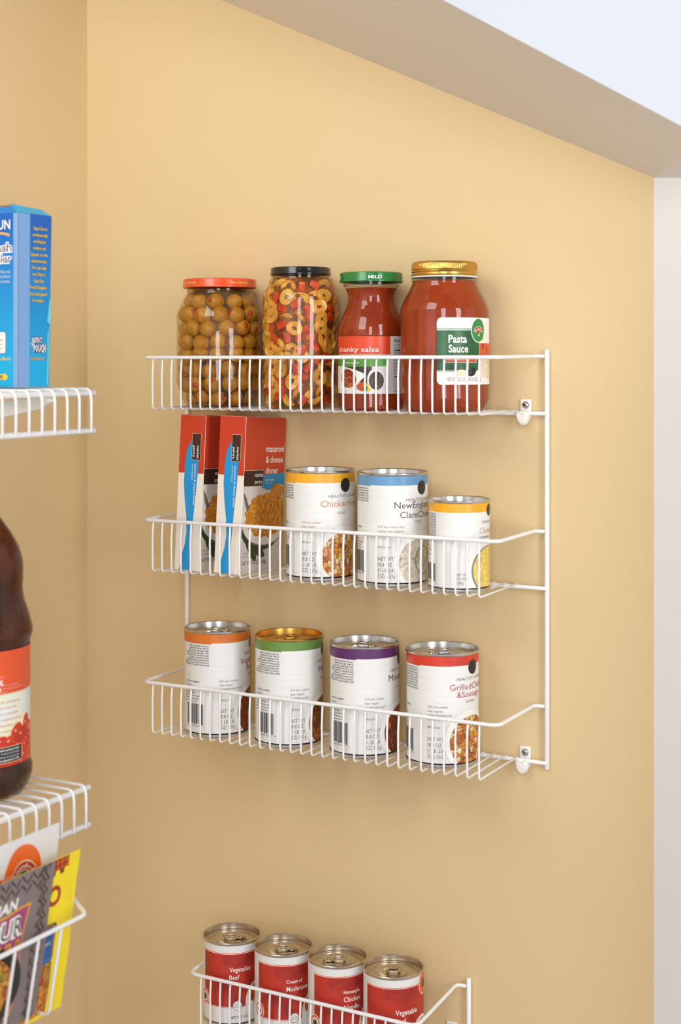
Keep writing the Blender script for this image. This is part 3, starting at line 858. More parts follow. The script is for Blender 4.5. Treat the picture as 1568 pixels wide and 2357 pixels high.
# --- sauces
def sauce_mat(name, c1, c2, c3):
    m = bpy.data.materials.new(name); m.use_nodes = True; nt = m.node_tree; b = nt.nodes['Principled BSDF']
    b.inputs['Roughness'].default_value = 0.6; b.inputs['Specular IOR Level'].default_value = 0.15
    t_ = nt.nodes.new('ShaderNodeTexCoord'); n = nt.nodes.new('ShaderNodeTexNoise'); n.inputs['Scale'].default_value = 26; n.inputs['Detail'].default_value = 5
    r_ = nt.nodes.new('ShaderNodeValToRGB'); r_.color_ramp.elements[0].position = 0.36; r_.color_ramp.elements[1].position = 0.68
    r_.color_ramp.elements[0].color = lin(c1); r_.color_ramp.elements[1].color = lin(c2)
    v = nt.nodes.new('ShaderNodeTexNoise'); v.inputs['Scale'].default_value = 170; r2 = nt.nodes.new('ShaderNodeValToRGB')
    r2.color_ramp.elements[0].position = 0.70; r2.color_ramp.elements[1].position = 0.76
    mx = nt.nodes.new('ShaderNodeMix'); mx.data_type = 'RGBA'; mx.inputs[7].default_value = lin(c3)
    nt.links.new(t_.outputs['Object'], n.inputs['Vector']); nt.links.new(t_.outputs['Object'], v.inputs['Vector'])
    nt.links.new(n.outputs[0], r_.inputs[0]); nt.links.new(v.outputs[0], r2.inputs[0]); nt.links.new(r2.outputs[0], mx.inputs[0])
    nt.links.new(r_.outputs[0], mx.inputs[6]); nt.links.new(mx.outputs[2], b.inputs['Base Color'])
    return m


GL2 = clear_mat('sauce_jar_glass', (248, 246, 242), 1.5, 0.015, (50.0, 0.3, 0.0012))
X3, Y3 = -0.1820, -0.0530
j3 = empty('salsa_jar', (X3, Y3, Z1), face(X3, Y3)); tag(j3, 'narrow-waisted jar of red salsa with a green lid on the top shelf', 'jar')
P3 = smoothp([(0.0004, 0.0010), (0.026, 0.0010), (0.0300, -0.0030), (0.0345, 0.0010), (0.0356, 0.0080), (0.0356, 0.0700), (0.0362, 0.0790), (0.0360, 0.0850), (0.0330, 0.0960), (0.0278, 0.1080), (0.0252, 0.1160), (0.0258, 0.1240), (0.0292, 0.1310), (0.0298, 0.1380)], 4)
mb = MB(); lathe(mb, P3, GL2, 96); threads(mb, 0.0298, 0.1352, GL2); mb.build('glass', j3, 40)
M_sal = sauce_mat('salsa', (142, 44, 10), (164, 60, 16), (206, 112, 40))
mb = MB(); lathe(mb, [(max(r_ - 0.0009, 0.0003), z_ + (0.001 if z_ < 0.01 else 0)) for r_, z_ in P3 if z_ < 0.131] + [(0.0003, 0.131)], M_sal, 72); mb.build('salsa', j3, 50)
M_lid3 = mat('green_lid_enamel', (32, 122, 56), 0.2, spec=0.6)
a = Art()
for dg in (7, -84): a.text('MILD', 0.0338 * rad(dg), 0.1388, 0.0033, M_wh, 1, bold=0.02, w=0.0145, align='c')
lid_part(j3, 0.0338, 0.1357, 0.1465, M_lid3, 'green metal lid reading MILD', art=a)
R3 = 0.0358; a = Art(); U = lambda s: R3 * math.asin(max(-1, min(1, s)))
M_sred = mat('salsa_label_red', (222, 72, 38), 0.35); M_sgrn = mat('salsa_label_green', (84, 158, 62), 0.35)
F_sal = cell_mat('salsa_bowl_photo', [(150, 48, 22), (200, 84, 40), (120, 34, 18), (220, 130, 70)], 240)
F_bean = cell_mat('beans_photo', [(60, 48, 40), (90, 72, 60), (40, 34, 30), (120, 100, 80)], 300)
lo, hi = 0.0170, 0.0778; xs0, xs1 = -R3 * rad(96), R3 * rad(100)
a.rect(xs0, lo, xs1, hi, M_wlab, 0)
a.rect(xs0, 0.0585, U(0.56), hi, M_sred, 1)
a.text('chunky salsa', U(-0.94), 0.0613, 0.0052, M_wh, 2, w=U(0.22) - U(-0.94), bold=0.004)
a.rect(xs0, 0.0460, U(0.46), 0.0578, M_sgrn, 1); a.text('mild', U(-0.90), 0.0546, 0.0024, M_wh, 2); a.text('all natural ingredients', U(-0.80), 0.0488, 0.0022, M_wh, 2, w=0.020)
a.rect(xs0, 0.0290, U(0.02), 0.0458, mat('label_dark', (64, 52, 44), 0.4), 1)
a.poly([(U(-1), 0.046), (U(-0.80), 0.0458), (U(-0.45), 0.0420), (U(-0.22), 0.0385), (U(-0.20), 0.0350), (U(-0.34), 0.0300), (U(-0.55), 0.0235), (U(-0.80), 0.0205), (xs0, 0.0240)], M_wh, 2)
a.ell(U(-0.70), 0.0330, 0.0115, 0.0098, F_sal, 3, rot=-0.3)
a.ell(U(-0.22), 0.0245, 0.0080, 0.0050, mat('tomato_photo', (206, 74, 34), 0.4), 3); a.ell(U(-0.12), 0.0235, 0.0050, 0.0042, mat('pepper_photo_yellow', (222, 200, 60), 0.4), 4); a.ell(U(-0.19), 0.0226, 0.0028, 0.0030, mat('pepper_photo_green', (80, 120, 44), 0.4), 5)
a.ell(U(0.14), 0.0318, 0.0095, 0.0118, M_wh, 4); a.ell(U(0.15), 0.0308, 0.0080, 0.0098, F_bean, 5)
a.ring(U(0.47), 0.0230, 0.0022, 0.0022, 0.0003, M_gray, 2); a.text('U', U(0.47) - 0.0006, 0.0222, 0.0016, M_gray, 2, res=1)
nx = U(0.67); a.rect(nx, 0.0190, R3 * rad(98), 0.0762, M_ink, 1); a.rect(nx + 0.0004, 0.0194, R3 * rad(97), 0.0758, M_wlab, 2)
a.text('Nutrition Facts', nx + 0.0008, 0.0716, 0.0034, M_ink, 3, bold=0.02, xs=0.8)
a.lines(['Serving Size 2 Tbsp (31g)', 'Servings Per Container 15'], nx + 0.0008, 0.0680, 0.0020, 0.0030, M_gray, 3, xs=0.7, res=1)
a.rect(nx + 0.0006, 0.0622, R3 * rad(96), 0.0634, M_ink, 3)
a.text('Amount Per Serving', nx + 0.0008, 0.0596, 0.0015, M_ink, 3, bold=0.02, xs=0.8, res=1); a.text('Calories 10', nx + 0.0008, 0.0564, 0.0021, M_ink, 3, bold=0.02, xs=0.8, res=1)
a.rect(nx + 0.0006, 0.0548, R3 * rad(96), 0.0553, M_ink, 3)
a.lines(['Total Fat 0g  0%', 'Sodium 230mg  10%', 'Total Carbs 2g  1%', '  Dietary Fiber 1g', 'Protein 0g'], nx + 0.0010, 0.0516, 0.0021, 0.0036, M_ink, 3, xs=0.75, bold=0.015, res=1)
a.rect(nx + 0.0006, 0.0342, R3 * rad(96), 0.0354, M_ink, 3)
a.lines(['Vitamin A 4%  Vitamin C 0%', 'Percent daily values', 'are based on a 2,000', 'calorie diet.', 'Ingredients: tomatoes,'], nx + 0.0010, 0.0318, 0.0015, 0.0026, M_gray, 3, xs=0.75, res=1)
mb = MB(); rf3 = prof_r([p for p in P3 if p[1] > 0.005 and p[0] > 0.02])
a.put(mb, cyl_map(lambda v: rf3(v) + 0.0001, R3), clip=(xs0, lo, xs1, hi), du=0.003, dv=0.006); mb.build('label', j3, 60)

X4, Y4 = -0.0945, -0.0545
j4 = empty('pasta_sauce_jar', (X4, Y4, Z1), face(X4, Y4)); tag(j4, 'large jar of red pasta sauce with a ribbed gold lid, rightmost on the top shelf', 'jar')
P4 = smoothp([(0.0004, 0.0015), (0.033, 0.0015), (0.0375, -0.0020), (0.0420, 0.0015), (0.0462, 0.0110), (0.0468, 0.0200), (0.0466, 0.0700), (0.0466, 0.1000), (0.0455, 0.1075), (0.0410, 0.1180), (0.0360, 0.1270), (0.0338, 0.1335), (0.0335, 0.1400)], 4)
mb = MB(); lathe(mb, P4, GL2, 96); threads(mb, 0.0338, 0.1380, GL2); mb.build('glass', j4, 40)
M_pas = sauce_mat('pasta_sauce', (150, 50, 10), (168, 64, 16), (96, 36, 12))
mb = MB(); lathe(mb, [(max(r_ - 0.0009, 0.0003), z_ + (0.001 if z_ < 0.01 else 0)) for r_, z_ in P4 if z_ < 0.137] + [(0.0003, 0.137)], M_pas, 72); mb.build('sauce', j4, 50)
lid_part(j4, 0.0343, 0.1400, 0.1552, M_gold, 'ribbed gold screw lid', ribs=1, rim=M_wh)
R4 = 0.0468; a = Art(); U = lambda s: R4 * math.asin(max(-1, min(1, s)))
M_g = mat('pasta_label_green', (36, 96, 54), 0.35, noise=(40, (30, 80, 46), 0.4, 0.6)); M_g2 = mat('pasta_label_light_green', (44, 138, 66), 0.35)
x0 = U(-0.165); x1 = R4 * rad(112); lo, hi = 0.0275, 0.0960
a.rrect(x0, lo, x1, hi, 0.0050, M_wh, 0, 7)
gx = U(0.765)
a.rect(x0, 0.0838, gx, 0.0848, M_g2, 1); a.rect(x0, 0.0418, gx, 0.0830, M_g, 1); a.rect(x0, 0.0405, U(0.25), 0.0411, M_g2, 1)
a.text('Pasta', U(0.09), 0.0705, 0.0076, M_wh, 2, w=U(0.49) - U(0.09), bold=0.022)
a.text('Sauce', U(0.09), 0.0605, 0.0076, M_wh, 2, w=U(0.52) - U(0.09), bold=0.022)
M_lor = mat('pasta_label_orange', (196, 92, 40), 0.4)
a.rect(U(0.03), 0.0498, U(0.70), 0.0575, M_wh, 2); a.rect(U(0.035), 0.0502, U(0.69), 0.0571, M_lor, 3); a.text('with mushrooms & olives', U(0.06), 0.0525, 0.0030, M_wh, 4, w=0.024)
ex, ez = U(0.745), 0.0832
a.ell(ex, ez, 0.0104, 0.0128, M_wh, 3); a.ell(ex, ez, 0.0095, 0.0119, M_g2, 4)
M_lred = mat('emblem_red', (186, 44, 36), 0.4); M_cream = mat('emblem_cream', (246, 226, 200), 0.4)


def fan_logo(a, cx, cy, w, L, txt='Hannaford'):
    """red arched banner over a wedge of produce"""
    def arch(r0, r1, m, L, span=62):
        P = [(cx + r1 * math.sin(rad(q)), cy - w * 0.55 + r1 * math.cos(rad(q))) for q in range(-span, span + 1, 6)]
        P += [(cx + r0 * math.sin(rad(q)), cy - w * 0.55 + r0 * math.cos(rad(q))) for q in range(span, -span - 1, -6)]
        a.it.append((m, L, P, [(i, i + 1, len(P) - 2 - i, len(P) - 1 - i) for i in range(len(P) // 2 - 1)]))
    a.poly([(cx - w * 0.5, cy - w * 0.2), (cx + w * 0.5, cy - w * 0.2), (cx + 0.0002, cy - w * 0.78)], M_cream, L)
    a.ell(cx, cy - w * 0.18, w * 0.40, w * 0.36, M_grn, L + 1)
    a.ell(cx - w * 0.14, cy - w * 0.30, w * 0.13, w * 0.13, M_lred, L + 2); a.ell(cx + w * 0.12, cy - w * 0.12, w * 0.10, w * 0.10, M_g2, L + 2); a.ell(cx + w * 0.1, cy - w * 0.34, w * 0.10, w * 0.12, MATS['pepper_photo_yellow'], L + 2)
    arch(w * 0.50, w * 1.0, M_cream, L + 2, 63); arch(w * 0.56, w * 0.94, M_lred, L + 3, 60)
    a.text(txt, cx, cy - w * 0.55 + w * 0.64, w * 0.20, M_wh, L + 4, align='c', w=w * 1.35, arc=w * 0.64, bold=0.01, res=1)


fan_logo(a, ex, ez, 0.0084, 5)
a.ell(U(0.37), 0.0395, 0.0068, 0.0034, mat('mushroom_photo', (232, 214, 186), 0.4), 3); a.ell(U(0.37), 0.0400, 0.0060, 0.0026, M_cream, 4)
a.ell(U(0.60), 0.0405, 0.0058, 0.0042, M_black, 4, rot=0.5); a.ring(U(0.54), 0.0412, 0.0022, 0.0028, 0.0005, M_gray, 5)
a.rect(gx + 0.0004, 0.0345, x1, 0.0560, mat('garlic_photo', (222, 200, 166), 0.4, noise=(160, (240, 226, 204), 0.4, 0.6)), 2)
a.rect(gx + 0.0004, 0.0560, x1, 0.0700, mat('tomato_photo2', (226, 92, 38), 0.4, noise=(140, (200, 60, 30), 0.4, 0.6)), 2); a.ell(gx + 0.006, 0.0665, 0.0012, 0.0030, M_grn, 3); a.ell(gx + 0.0055, 0.0752, 0.0022, 0.0030, MATS['pepper_photo_yellow'], 3)
a.text('NET WT. 26 OZ (1 LB 10 OZ) 737g', U(0.06), 0.0312, 0.0036, M_gray, 2, w=U(0.80) - U(0.06))
mb = MB(); rf4 = prof_r([p for p in P4 if p[1] > 0.01 and p[0] > 0.03])
a.put(mb, cyl_map(lambda v: rf4(v) + 0.0001, R4), clip=(x0, lo, x1, hi), du=0.003, dv=0.006); mb.build('label', j4, 60)

# ---------------------------------------------------------------- macaroni boxes
M_mred = mat('carton_red', (202, 62, 34), 0.38); M_mcream = mat('carton_cream', (240, 230, 218), 0.42); M_mblue = mat('carton_blue', (24, 150, 214), 0.38)
M_mwhite = mat('carton_white', (226, 222, 214), 0.42); M_mblk = mat('carton_black', (44, 34, 30), 0.4); M_brd = mat('carton_badge_line', (226, 196, 150), 0.4)
M_mlogo = mat('badge_brown', (110, 44, 34), 0.4)
F_mac = cell_mat('macaroni_photo', [(226, 146, 34), (240, 172, 62), (206, 120, 22), (246, 190, 90)], 210, (1, 1, 0.6), edge=(170, 88, 14))
M_leaf = mat('basil_photo', (58, 74, 36), 0.4); M_cheese = mat('cheese_photo', (216, 150, 62), 0.4); M_mgrey = mat('photo_grey', (120, 110, 100), 0.4)


def badge_side(a, cx, top, L):
    a.rrect(cx - 0.0058, top - 0.0300, cx + 0.0062, top, 0.0012, M_brd, L); a.rrect(cx - 0.0054, top - 0.0296, cx + 0.0058, top - 0.0004, 0.0010, M_mblk, L + 1)
    a.ring(cx, top - 0.0066, 0.0050, 0.0056, 0.0006, M_mlogo, L + 2); a.ring(cx, top - 0.0066, 0.0028, 0.0032, 0.0005, M_mlogo, L + 2); a.rect(cx - 0.0003, top - 0.0122, cx + 0.0003, top - 0.0010, M_mlogo, L + 2)
    a.text('market', cx + 0.0012, top - 0.0138, 0.0030, M_wh, L + 2, rot=-PI / 2, w=0.0145, bold=0.01); a.text('pantry.', cx - 0.0040, top - 0.0138, 0.0030, M_wh, L + 2, rot=-PI / 2, w=0.0140, bold=0.01)


def make_mac(loc, rot, label):
    W, Dp, Hh = 0.0338, 0.0860, 0.1735
    mb = MB(); box(mb, (0, 0, 0), (W, Dp, Hh), M_mcream, 0.0005)
    # glued top flap edge slightly proud
    box(mb, (0.0004, 0.0006, Hh - 0.0002), (W - 0.0004, 0.020, Hh + 0.0006), M_mred, 0.0002)
    a = Art(); zc = 0.1085
    a.rect(0.0002, 0.0002, W - 0.0002, zc, M_mcream, 0); a.rect(0.0002, zc, W - 0.0002, Hh - 0.0002, M_mred, 0)
    # blue swoosh down the narrow side
    cp = [(0.0165, 0.0270, 0.146), (0.0105, 0.0265, 0.135), (0.0085, 0.0262, 0.120), (0.0078, 0.0255, 0.100), (0.0098, 0.0240, 0.080), (0.0130, 0.0225, 0.060), (0.0142, 0.0212, 0.042), (0.0125, 0.0208, 0.028), (0.0085, 0.0205, 0.014), (0.0062, 0.0203, 0.0003)]
    vs = []; fs = []
    for (l, r_, z) in cp: vs += [(l, z), (r_, z)]
    for i in range(len(cp) - 1): fs.append((2 * i, 2 * i + 1, 2 * i + 3, 2 * i + 2))
    a.it.append((M_mblue, 1, vs, fs))
    badge_side(a, 0.0225, Hh - 0.0200, 3)
    a.text('macaroni & cheese dinner', 0.0212, 0.1190, 0.0026, M_wh, 2, rot=-PI / 2, w=0.046); a.text('spiral shapes', 0.0180, 0.1190, 0.0018, M_wh, 2, rot=-PI / 2, w=0.018, res=1)
    a.put(mb, flat_map((0, 0, 0), (1, 0, 0), (0, 0, 1)))
    # wide front panel, facing +x
    a = Art(); Y0, Y1_ = 0.0003, Dp - 0.0003
    a.rect(Y0, 0.0003, Y1_, 0.112, M_mwhite, 0); a.rect(Y0, 0.108, Y1_, Hh - 0.0002, M_mred, 1)
    [a.text(q_, 0.045, z_, 0.0072, M_wh, 2, w=w_, bold=0.012) for q_, z_, w_ in (('macaroni', 0.1345, 0.0385), ('& cheese', 0.1223, 0.0370), ('dinner', 0.1101, 0.0275))]
    a.poly([(0.030, 0.1080), (Y1_, 0.1105), (Y1_, 0.0960), (0.074, 0.0985), (0.062, 0.0930), (0.050, 0.0915), (0.038, 0.0950), (0.030, 0.0995)], M_mblue, 2)
    a.text('spiral shapes', 0.046, 0.1020, 0.0026, M_wh, 3); a.text('NATURAL CHEESE', 0.046, 0.0985, 0.0012, M_wh, 3, res=1)
    a.poly([(0.056, 0.0915), (0.064, 0.0980), (0.074, 0.0985), (Y1_, 0.0945), (Y1_, 0.0860), (0.074, 0.0800), (0.060, 0.0835)], M_cheese, 2)
    a.rrect(Y0, 0.0965, 0.0415, 0.1145, 0.0012, M_brd, 3); a.rrect(Y0, 0.0970, 0.0410, 0.1140, 0.0010, M_mblk, 4)
    a.ring(0.0125, 0.1055, 0.0080, 0.0068, 0.0008, M_mlogo, 5); a.ring(0.0125, 0.1055, 0.0045, 0.0038, 0.0007, M_mlogo, 5); a.rect(0.005, 0.1052, 0.020, 0.1058, M_mlogo, 5)
    a.text('market', 0.0225, 0.1070, 0.0042, M_wh, 5, w=0.0175, bold=0.01); a.text('pantry.', 0.0225, 0.0995, 0.0042, M_wh, 5, w=0.0175, bold=0.01)
    # plate of macaroni
    for (cx_, cz_, rx_, ry_, ro_, ly_) in ((0.010, 0.040, 0.0160, 0.0060, -0.7, 1.0), (0.020, 0.028, 0.0180, 0.0065, -0.9, 1.2), (0.036, 0.024, 0.0150, 0.0050, -0.4, 1.4), (0.052, 0.030, 0.0140, 0.0045, 0.25, 1.0), (0.066, 0.033, 0.0120, 0.0040, 0.5, 1.2)):
        a.ell(cx_, cz_, rx_, ry_, M_leaf, ly_, 24, rot=ro_)
    a.ell(0.048, 0.0560, 0.0480, 0.0270, M_mgrey, 2, 60); a.ell(0.048, 0.0580, 0.0490, 0.0275, M_wh, 3, 60)
    pts = []
    for k in range(72):
        q = 2 * PI * k / 72; w_ = 1 + 0.04 * math.sin(q * 17) + 0.03 * math.sin(q * 9 + 1); pts.append((0.050 + 0.045 * math.cos(q) * w_, 0.0635 + 0.0245 * math.sin(q) * w_))
    a.poly(pts, F_mac, 4)
    a.poly([(0.0005, 0.0905), (0.006, 0.085), (0.0135, 0.0725), (0.010, 0.068), (0.004, 0.078)], M_mgrey, 5)
    a.poly([(Y0, 0.030), (0.014, 0.026), (0.014, 0.006), (Y0, 0.006)], M_mwhite, 3)
    a.lines(['serving suggestion', 'enlarged to show'], 0.003, 0.0225, 0.0014, 0.004, M_mgrey, 4, res=1); a.text('NET WT 5.5 OZ (156g)', 0.003, 0.0100, 0.0044, M_ink, 4, w=0.050)
    a.put(mb, flat_map((W, 0, 0), (0, 1, 0), (0, 0, 1)), clip=(Y0, 0.0002, Y1_, Hh))
    o = mb.build('macaroni_box', None, smooth=False); o.location = loc; o.rotation_euler = rot
    return tag(o, label, 'box', 'macaroni and cheese boxes')


make_mac((-0.3550, -0.0985, Z2 + 0.0005), (rad(-2.6), rad(1.2), rad(0.5)), 'macaroni and cheese carton beside the yellow-banded can, nearer to it of the two')
make_mac((-0.4100, -0.0962, Z2 + 0.0005), (rad(-2.6), rad(1.3), rad(1.0)), 'macaroni and cheese carton at the far left end of the second shelf')


# ---------------------------------------------------------------- wire shelves on the left wall
def wall_shelf(zt, zbm, y_end, label, dy=0.01845):
    t = empty('wall_shelf', (XL, 0, zt)); tag(t, label, 'shelf', 'white wire wall shelves')
    X = -0.36; n = 17; y0 = y_end - 0.0090
    inv = lambda p: (p[0] - XL, p[1], p[2] - zt)
    ylo = y_end - 0.30
    for z_ in (zt, zbm):
        mb = MB(); tube(mb, [inv((X, y_end, z_)), inv((X, ylo, z_))], 0.0031, M_wire, 14); mb.build('front_rod', t)
    mb = MB(); tube(mb, [inv((XL + 0.008, y_end, zt)), inv((XL + 0.008, ylo, zt))], 0.0031, M_wire, 14); mb.build('back_rod', t)
    mb = MB(); tube(mb, [inv((XL + 0.13, y_end, zt)), inv((XL + 0.13, ylo, zt))], 0.0026, M_wire, 14); mb.build('middle_rod', t)
    w0 = None
    for k in range(n):
        if w0 is None:
            mb = MB()
            tube(mb, fillet([inv((XL + 0.005, 0, zt + 0.0040)), inv((X + 0.0012, 0, zt + 0.0040)), inv((X + 0.0040, 0, zt - 0.004)), inv((X + 0.0038, 0, zbm - 0.0008))], 0.005, 5), 0.00150, M_wire, 8)
            w0 = mb.build('wire', t); o = w0
        else:
            o = w0.copy(); COL.objects.link(o); o.parent = t
        o.location = (0, y0 - dy * k, 0)
    # pressed steel diagonal brace hooked under the front rod
    yb = y_end - 0.0560
    mb = MB(); a0 = Vector((-0.3655, yb, zt - 0.0055)); a1 = Vector((XL + 0.002, yb, zt - 0.066))
    mid = Vector((-0.430, yb, zt - 0.0165))
    secs = [(a0, 0.0018), (a0 + Vector((-0.006, 0, -0.0015)), 0.0035), (a0 + Vector((-0.014, 0, -0.0035)), 0.0055), (mid, 0.0080), (a0.lerp(a1, 0.55), 0.0080), (a1, 0.0080)]
    vs = []; fs = []
    for (p, hh) in secs:
        for (dy_, dz_) in ((-0.0035, -hh), (-0.0042, hh * 0.2), (-0.0035, hh), (0.0035, hh), (0.0042, hh * 0.2), (0.0035, -hh)):
            q = p + Vector((0, dy_, dz_)); vs.append(inv(q))
    for i in range(len(secs) - 1):
        for k in range(6): fs.append((i * 6 + k, i * 6 + (k + 1) % 6, (i + 1) * 6 + (k + 1) % 6, (i + 1) * 6 + k))
    fs.append((0, 1, 2, 3, 4, 5)); fs.append(tuple(30 + k for k in reversed(range(6))))
    mb.add(vs, fs, M_plast); mb.build('brace', t, 40)
    return t


wall_shelf(-0.0335, -0.0708, -0.3040, 'white wire shelf on the left wall, carrying the blue drink carton')
wall_shelf(-0.4222, -0.4586, -0.3122, 'white wire shelf on the left wall, carrying the juice bottle')

# ---------------------------------------------------------------- blue drink carton
M_cb = mat('drink_carton_blue', (0, 128, 204), 0.35)


def grad_blue(name, z0, z1, c0, c1):
    m = bpy.data.materials.new(name); m.use_nodes = True; nt = m.node_tree; b = nt.nodes['Principled BSDF']; b.inputs['Roughness'].default_value = 0.35
    t_ = nt.nodes.new('ShaderNodeTexCoord'); s_ = nt.nodes.new('ShaderNodeSeparateXYZ'); r_ = nt.nodes.new('ShaderNodeMapRange')
    r_.inputs['From Min'].default_value = z0; r_.inputs['From Max'].default_value = z1
    rr = nt.nodes.new('ShaderNodeValToRGB'); rr.color_ramp.elements[0].color = lin(c0); rr.color_ramp.elements[1].color = lin(c1)
    nt.links.new(t_.outputs['Object'], s_.inputs[0]); nt.links.new(s_.outputs['Z'], r_.inputs['Value']); nt.links.new(r_.outputs[0], rr.inputs[0]); nt.links.new(rr.outputs[0], b.inputs['Base Color'])
    return m


M_ink_b = grad_blue('drink_carton_print', 0.02, 0.155, (8, 172, 228), (0, 98, 190))       # printed two-tone ink
M_pale = mat('drink_carton_pale_flap', (122, 170, 222), 0.45); M_kraft = mat('kraft_edge', (160, 110, 76), 0.7)
M_yl = mat('drink_yellow', (250, 206, 40), 0.4); M_nav = mat('drink_navy', (14, 50, 110), 0.4); M_aq = mat('drink_aqua', (110, 214, 226), 0.35)
dc = empty('drink_carton', (-0.375, -0.3986, -0.0268)); tag(dc, 'bright blue drink carton with yellow print and a worn edge on the upper left shelf', 'carton')
BW, BD, BH = 0.150, 0.0480, 0.1655
mb = MB()
# body tapers a little toward the base on its far side
def cm(p):
    x, y, z = p; k = 0.92 + 0.08 * (z / BH); return (x, y * k, z)
bm_ = MB(); box(bm_, (-BW, 0, 0), (0, BD, BH), M_ink_b, 0.0008); mb.add([cm(v) for v in bm_.v], bm_.f, M_ink_b)
a = Art(); a.rect(0, 0, 0.0165, BH - 0.0006, M_pale, 0)
for i, s_ in enumerate(['Capri Sun is', 'continuously', 'working to', 'reduce our', 'impact on the', 'environment.', 'You can help', 'too! Start a', 'Capri Sun', 'Pouch brigade.', 'See back panel', 'for details.']):
    wv = [0.0205, 0.0225, 0.0185, 0.0190, 0.0245, 0.0230, 0.0220, 0.0190, 0.0150, 0.0255, 0.0260, 0.0175][i]; zv = 0.1505 - i * 0.00628
    cxx = 0.0308 - i * 0.0002
    a.text(s_, cxx, zv, 0.0031, M_nav, 1, w=wv + 0.0008, align='c', bold=0.06, res=1); a.text(s_, cxx, zv, 0.0031, M_yl, 2, w=wv, align='c', bold=0.025, res=1)
a.rect(0.0200, 0.0420, 0.0360, 0.0482, M_nav, 1); a.text('RESPECT', 0.0280, 0.0428, 0.0046, M_wh, 2, w=0.0150, align='c', bold=0.03, res=1)
a.text('THE', 0.0190, 0.0392, 0.0030, M_wh, 2, w=0.0045, bold=0.03, res=1); a.rect(0.0222, 0.0328, 0.0412, 0.0414, M_nav, 1); a.text('POUCH', 0.0317, 0.0335, 0.0072, M_wh, 2, w=0.0182, align='c', bold=0.04, res=1)
a.text('And the Planet Too!', 0.0290, 0.0262, 0.0026, M_nav, 1, w=0.0228, align='c', bold=0.06, res=1); a.text('And the Planet Too!', 0.0290, 0.0262, 0.0026, M_yl, 2, w=0.022, align='c', bold=0.02, res=1)
a.poly([(0.0430, 0.063), (0.0460, 0.084), (0.0478, 0.082), (0.0478, 0.060)], M_aq, 1); a.poly([(0.0435, 0.050), (0.0455, 0.058), (0.0462, 0.030), (0.0452, 0.002), (0.0432, 0.002), (0.0442, 0.030)], M_aq, 1)
fm = flat_map((0, 0, 0), (0, 1, 0), (0, 0, 1)); a.put(mb, lambda u, v, L: cm(fm(u, v, L)))
a = Art(); a.rect(-0.0060, 0, 0, BH - 0.0006, M_pale, 0)
a.text('CAPRI-SUN', -0.0096, 0.1496, 0.0088, M_nav, 1, align='r', w=0.0560, bold=0.05); a.text('CAPRI-SUN', -0.0098, 0.1499, 0.0086, M_wh, 2, align='r', w=0.0550, bold=0.02)
a.poly([(-0.050, 0.1480), (-0.028, 0.1478), (-0.0165, 0.1468), (-0.0105, 0.1452), (-0.0108, 0.1428), (-0.018, 0.1448), (-0.030, 0.1455), (-0.050, 0.1450)], mat('drink_orange', (244, 170, 90), 0.4), 2)
for s_, zv in (('Splash', 0.1285), ('Cooler', 0.1180)):
    a.text(s_, -0.0072, zv, 0.0082, M_wh, 1, align='r', w=0.0385, bold=0.09); a.text(s_, -0.0082, zv, 0.0082, mat('drink_purple', (70, 66, 120), 0.4), 2, align='r', w=0.0365, bold=0.0)
M_lav = mat('drink_lavender', (190, 196, 226), 0.4)
a.lines(['Flavored', 'Juice Drink Blend', 'from concentrate'], -0.0100, 0.1083, 0.0030, 0.0046, M_lav, 2, align='r', xs=0.8, bold=0.02, res=1)
a.rrect(-0.045, 0.0320, -0.0153, 0.0529, 0.002, M_nav, 1); a.rrect(-0.0445, 0.0324, -0.0157, 0.0525, 0.002, M_wh, 2); a.lines(['No artificial', 'colors or', 'flavors'], -0.0185, 0.044, 0.0020, 0.0040, M_ink, 3, align='r', xs=0.7, res=1)
a.text('In this Box!', -0.0098, 0.0258, 0.0030, M_yl, 2, align='r', w=0.024, bold=0.02, res=1)
a.poly([(-0.040, 0.0125), (-0.0170, 0.0125), (-0.0170, 0.0140), (-0.0124, 0.0100), (-0.0170, 0.0058), (-0.0170, 0.0074), (-0.040, 0.0074)], M_yl, 2); a.text('OPEN', -0.0190, 0.0084, 0.0032, M_nav, 3, align='r', bold=0.03, res=1)
a.put(mb, flat_map((0, 0, 0), (1, 0, 0), (0, 0, 1)))
# torn kraft line down the corner
for i in range(28):
    z0 = i * BH / 28; wdt = random.uniform(0.0002, 0.0012)
    mb.add([(0.00025, 0.0003, z0), (0.00025, wdt + 0.0003, z0 + 0.001), (0.00025, wdt, z0 + BH / 28), (-0.0003, -0.0003, z0 + BH / 28), (-0.0003, -0.0003, z0)], [(0, 1, 2, 3, 4)], M_kraft)
mb.build('carton_body', dc, smooth=False)
mb = MB()   # top flaps, rear ones standing a little proud
mb.add([(-0.001, 0.0005, BH), (-0.001, BD - 0.001, BH), (-0.010, BD - 0.002, BH + 0.0060), (-0.011, 0.002, BH + 0.0085)], [(0, 1, 2, 3)], mat('drink_carton_top', (20, 176, 226), 0.35))
mb.add([(-BW, 0.0008, BH), (-0.002, 0.0008, BH), (-0.012, 0.006, BH + 0.0065), (-BW, 0.010, BH + 0.0075)], [(0, 1, 2, 3)], M_cb)
mb.add([(-BW, 0.010, BH + 0.0075), (-0.012, 0.006, BH + 0.0065), (-0.011, 0.002, BH + 0.0090), (-0.012, 0.010, BH + 0.0085), (-BW, 0.011, BH + 0.0085)], [(0, 1, 2, 3, 4)], M_kraft)
o = mb.build('top_flap', dc, smooth=False)
sd = o.modifiers.new('thickness', 'SOLIDIFY'); sd.thickness = 0.0006; o['label'] = 'creased blue flap with brown cardboard edge'
dc.rotation_euler = (0, 0, rad(-1.0))

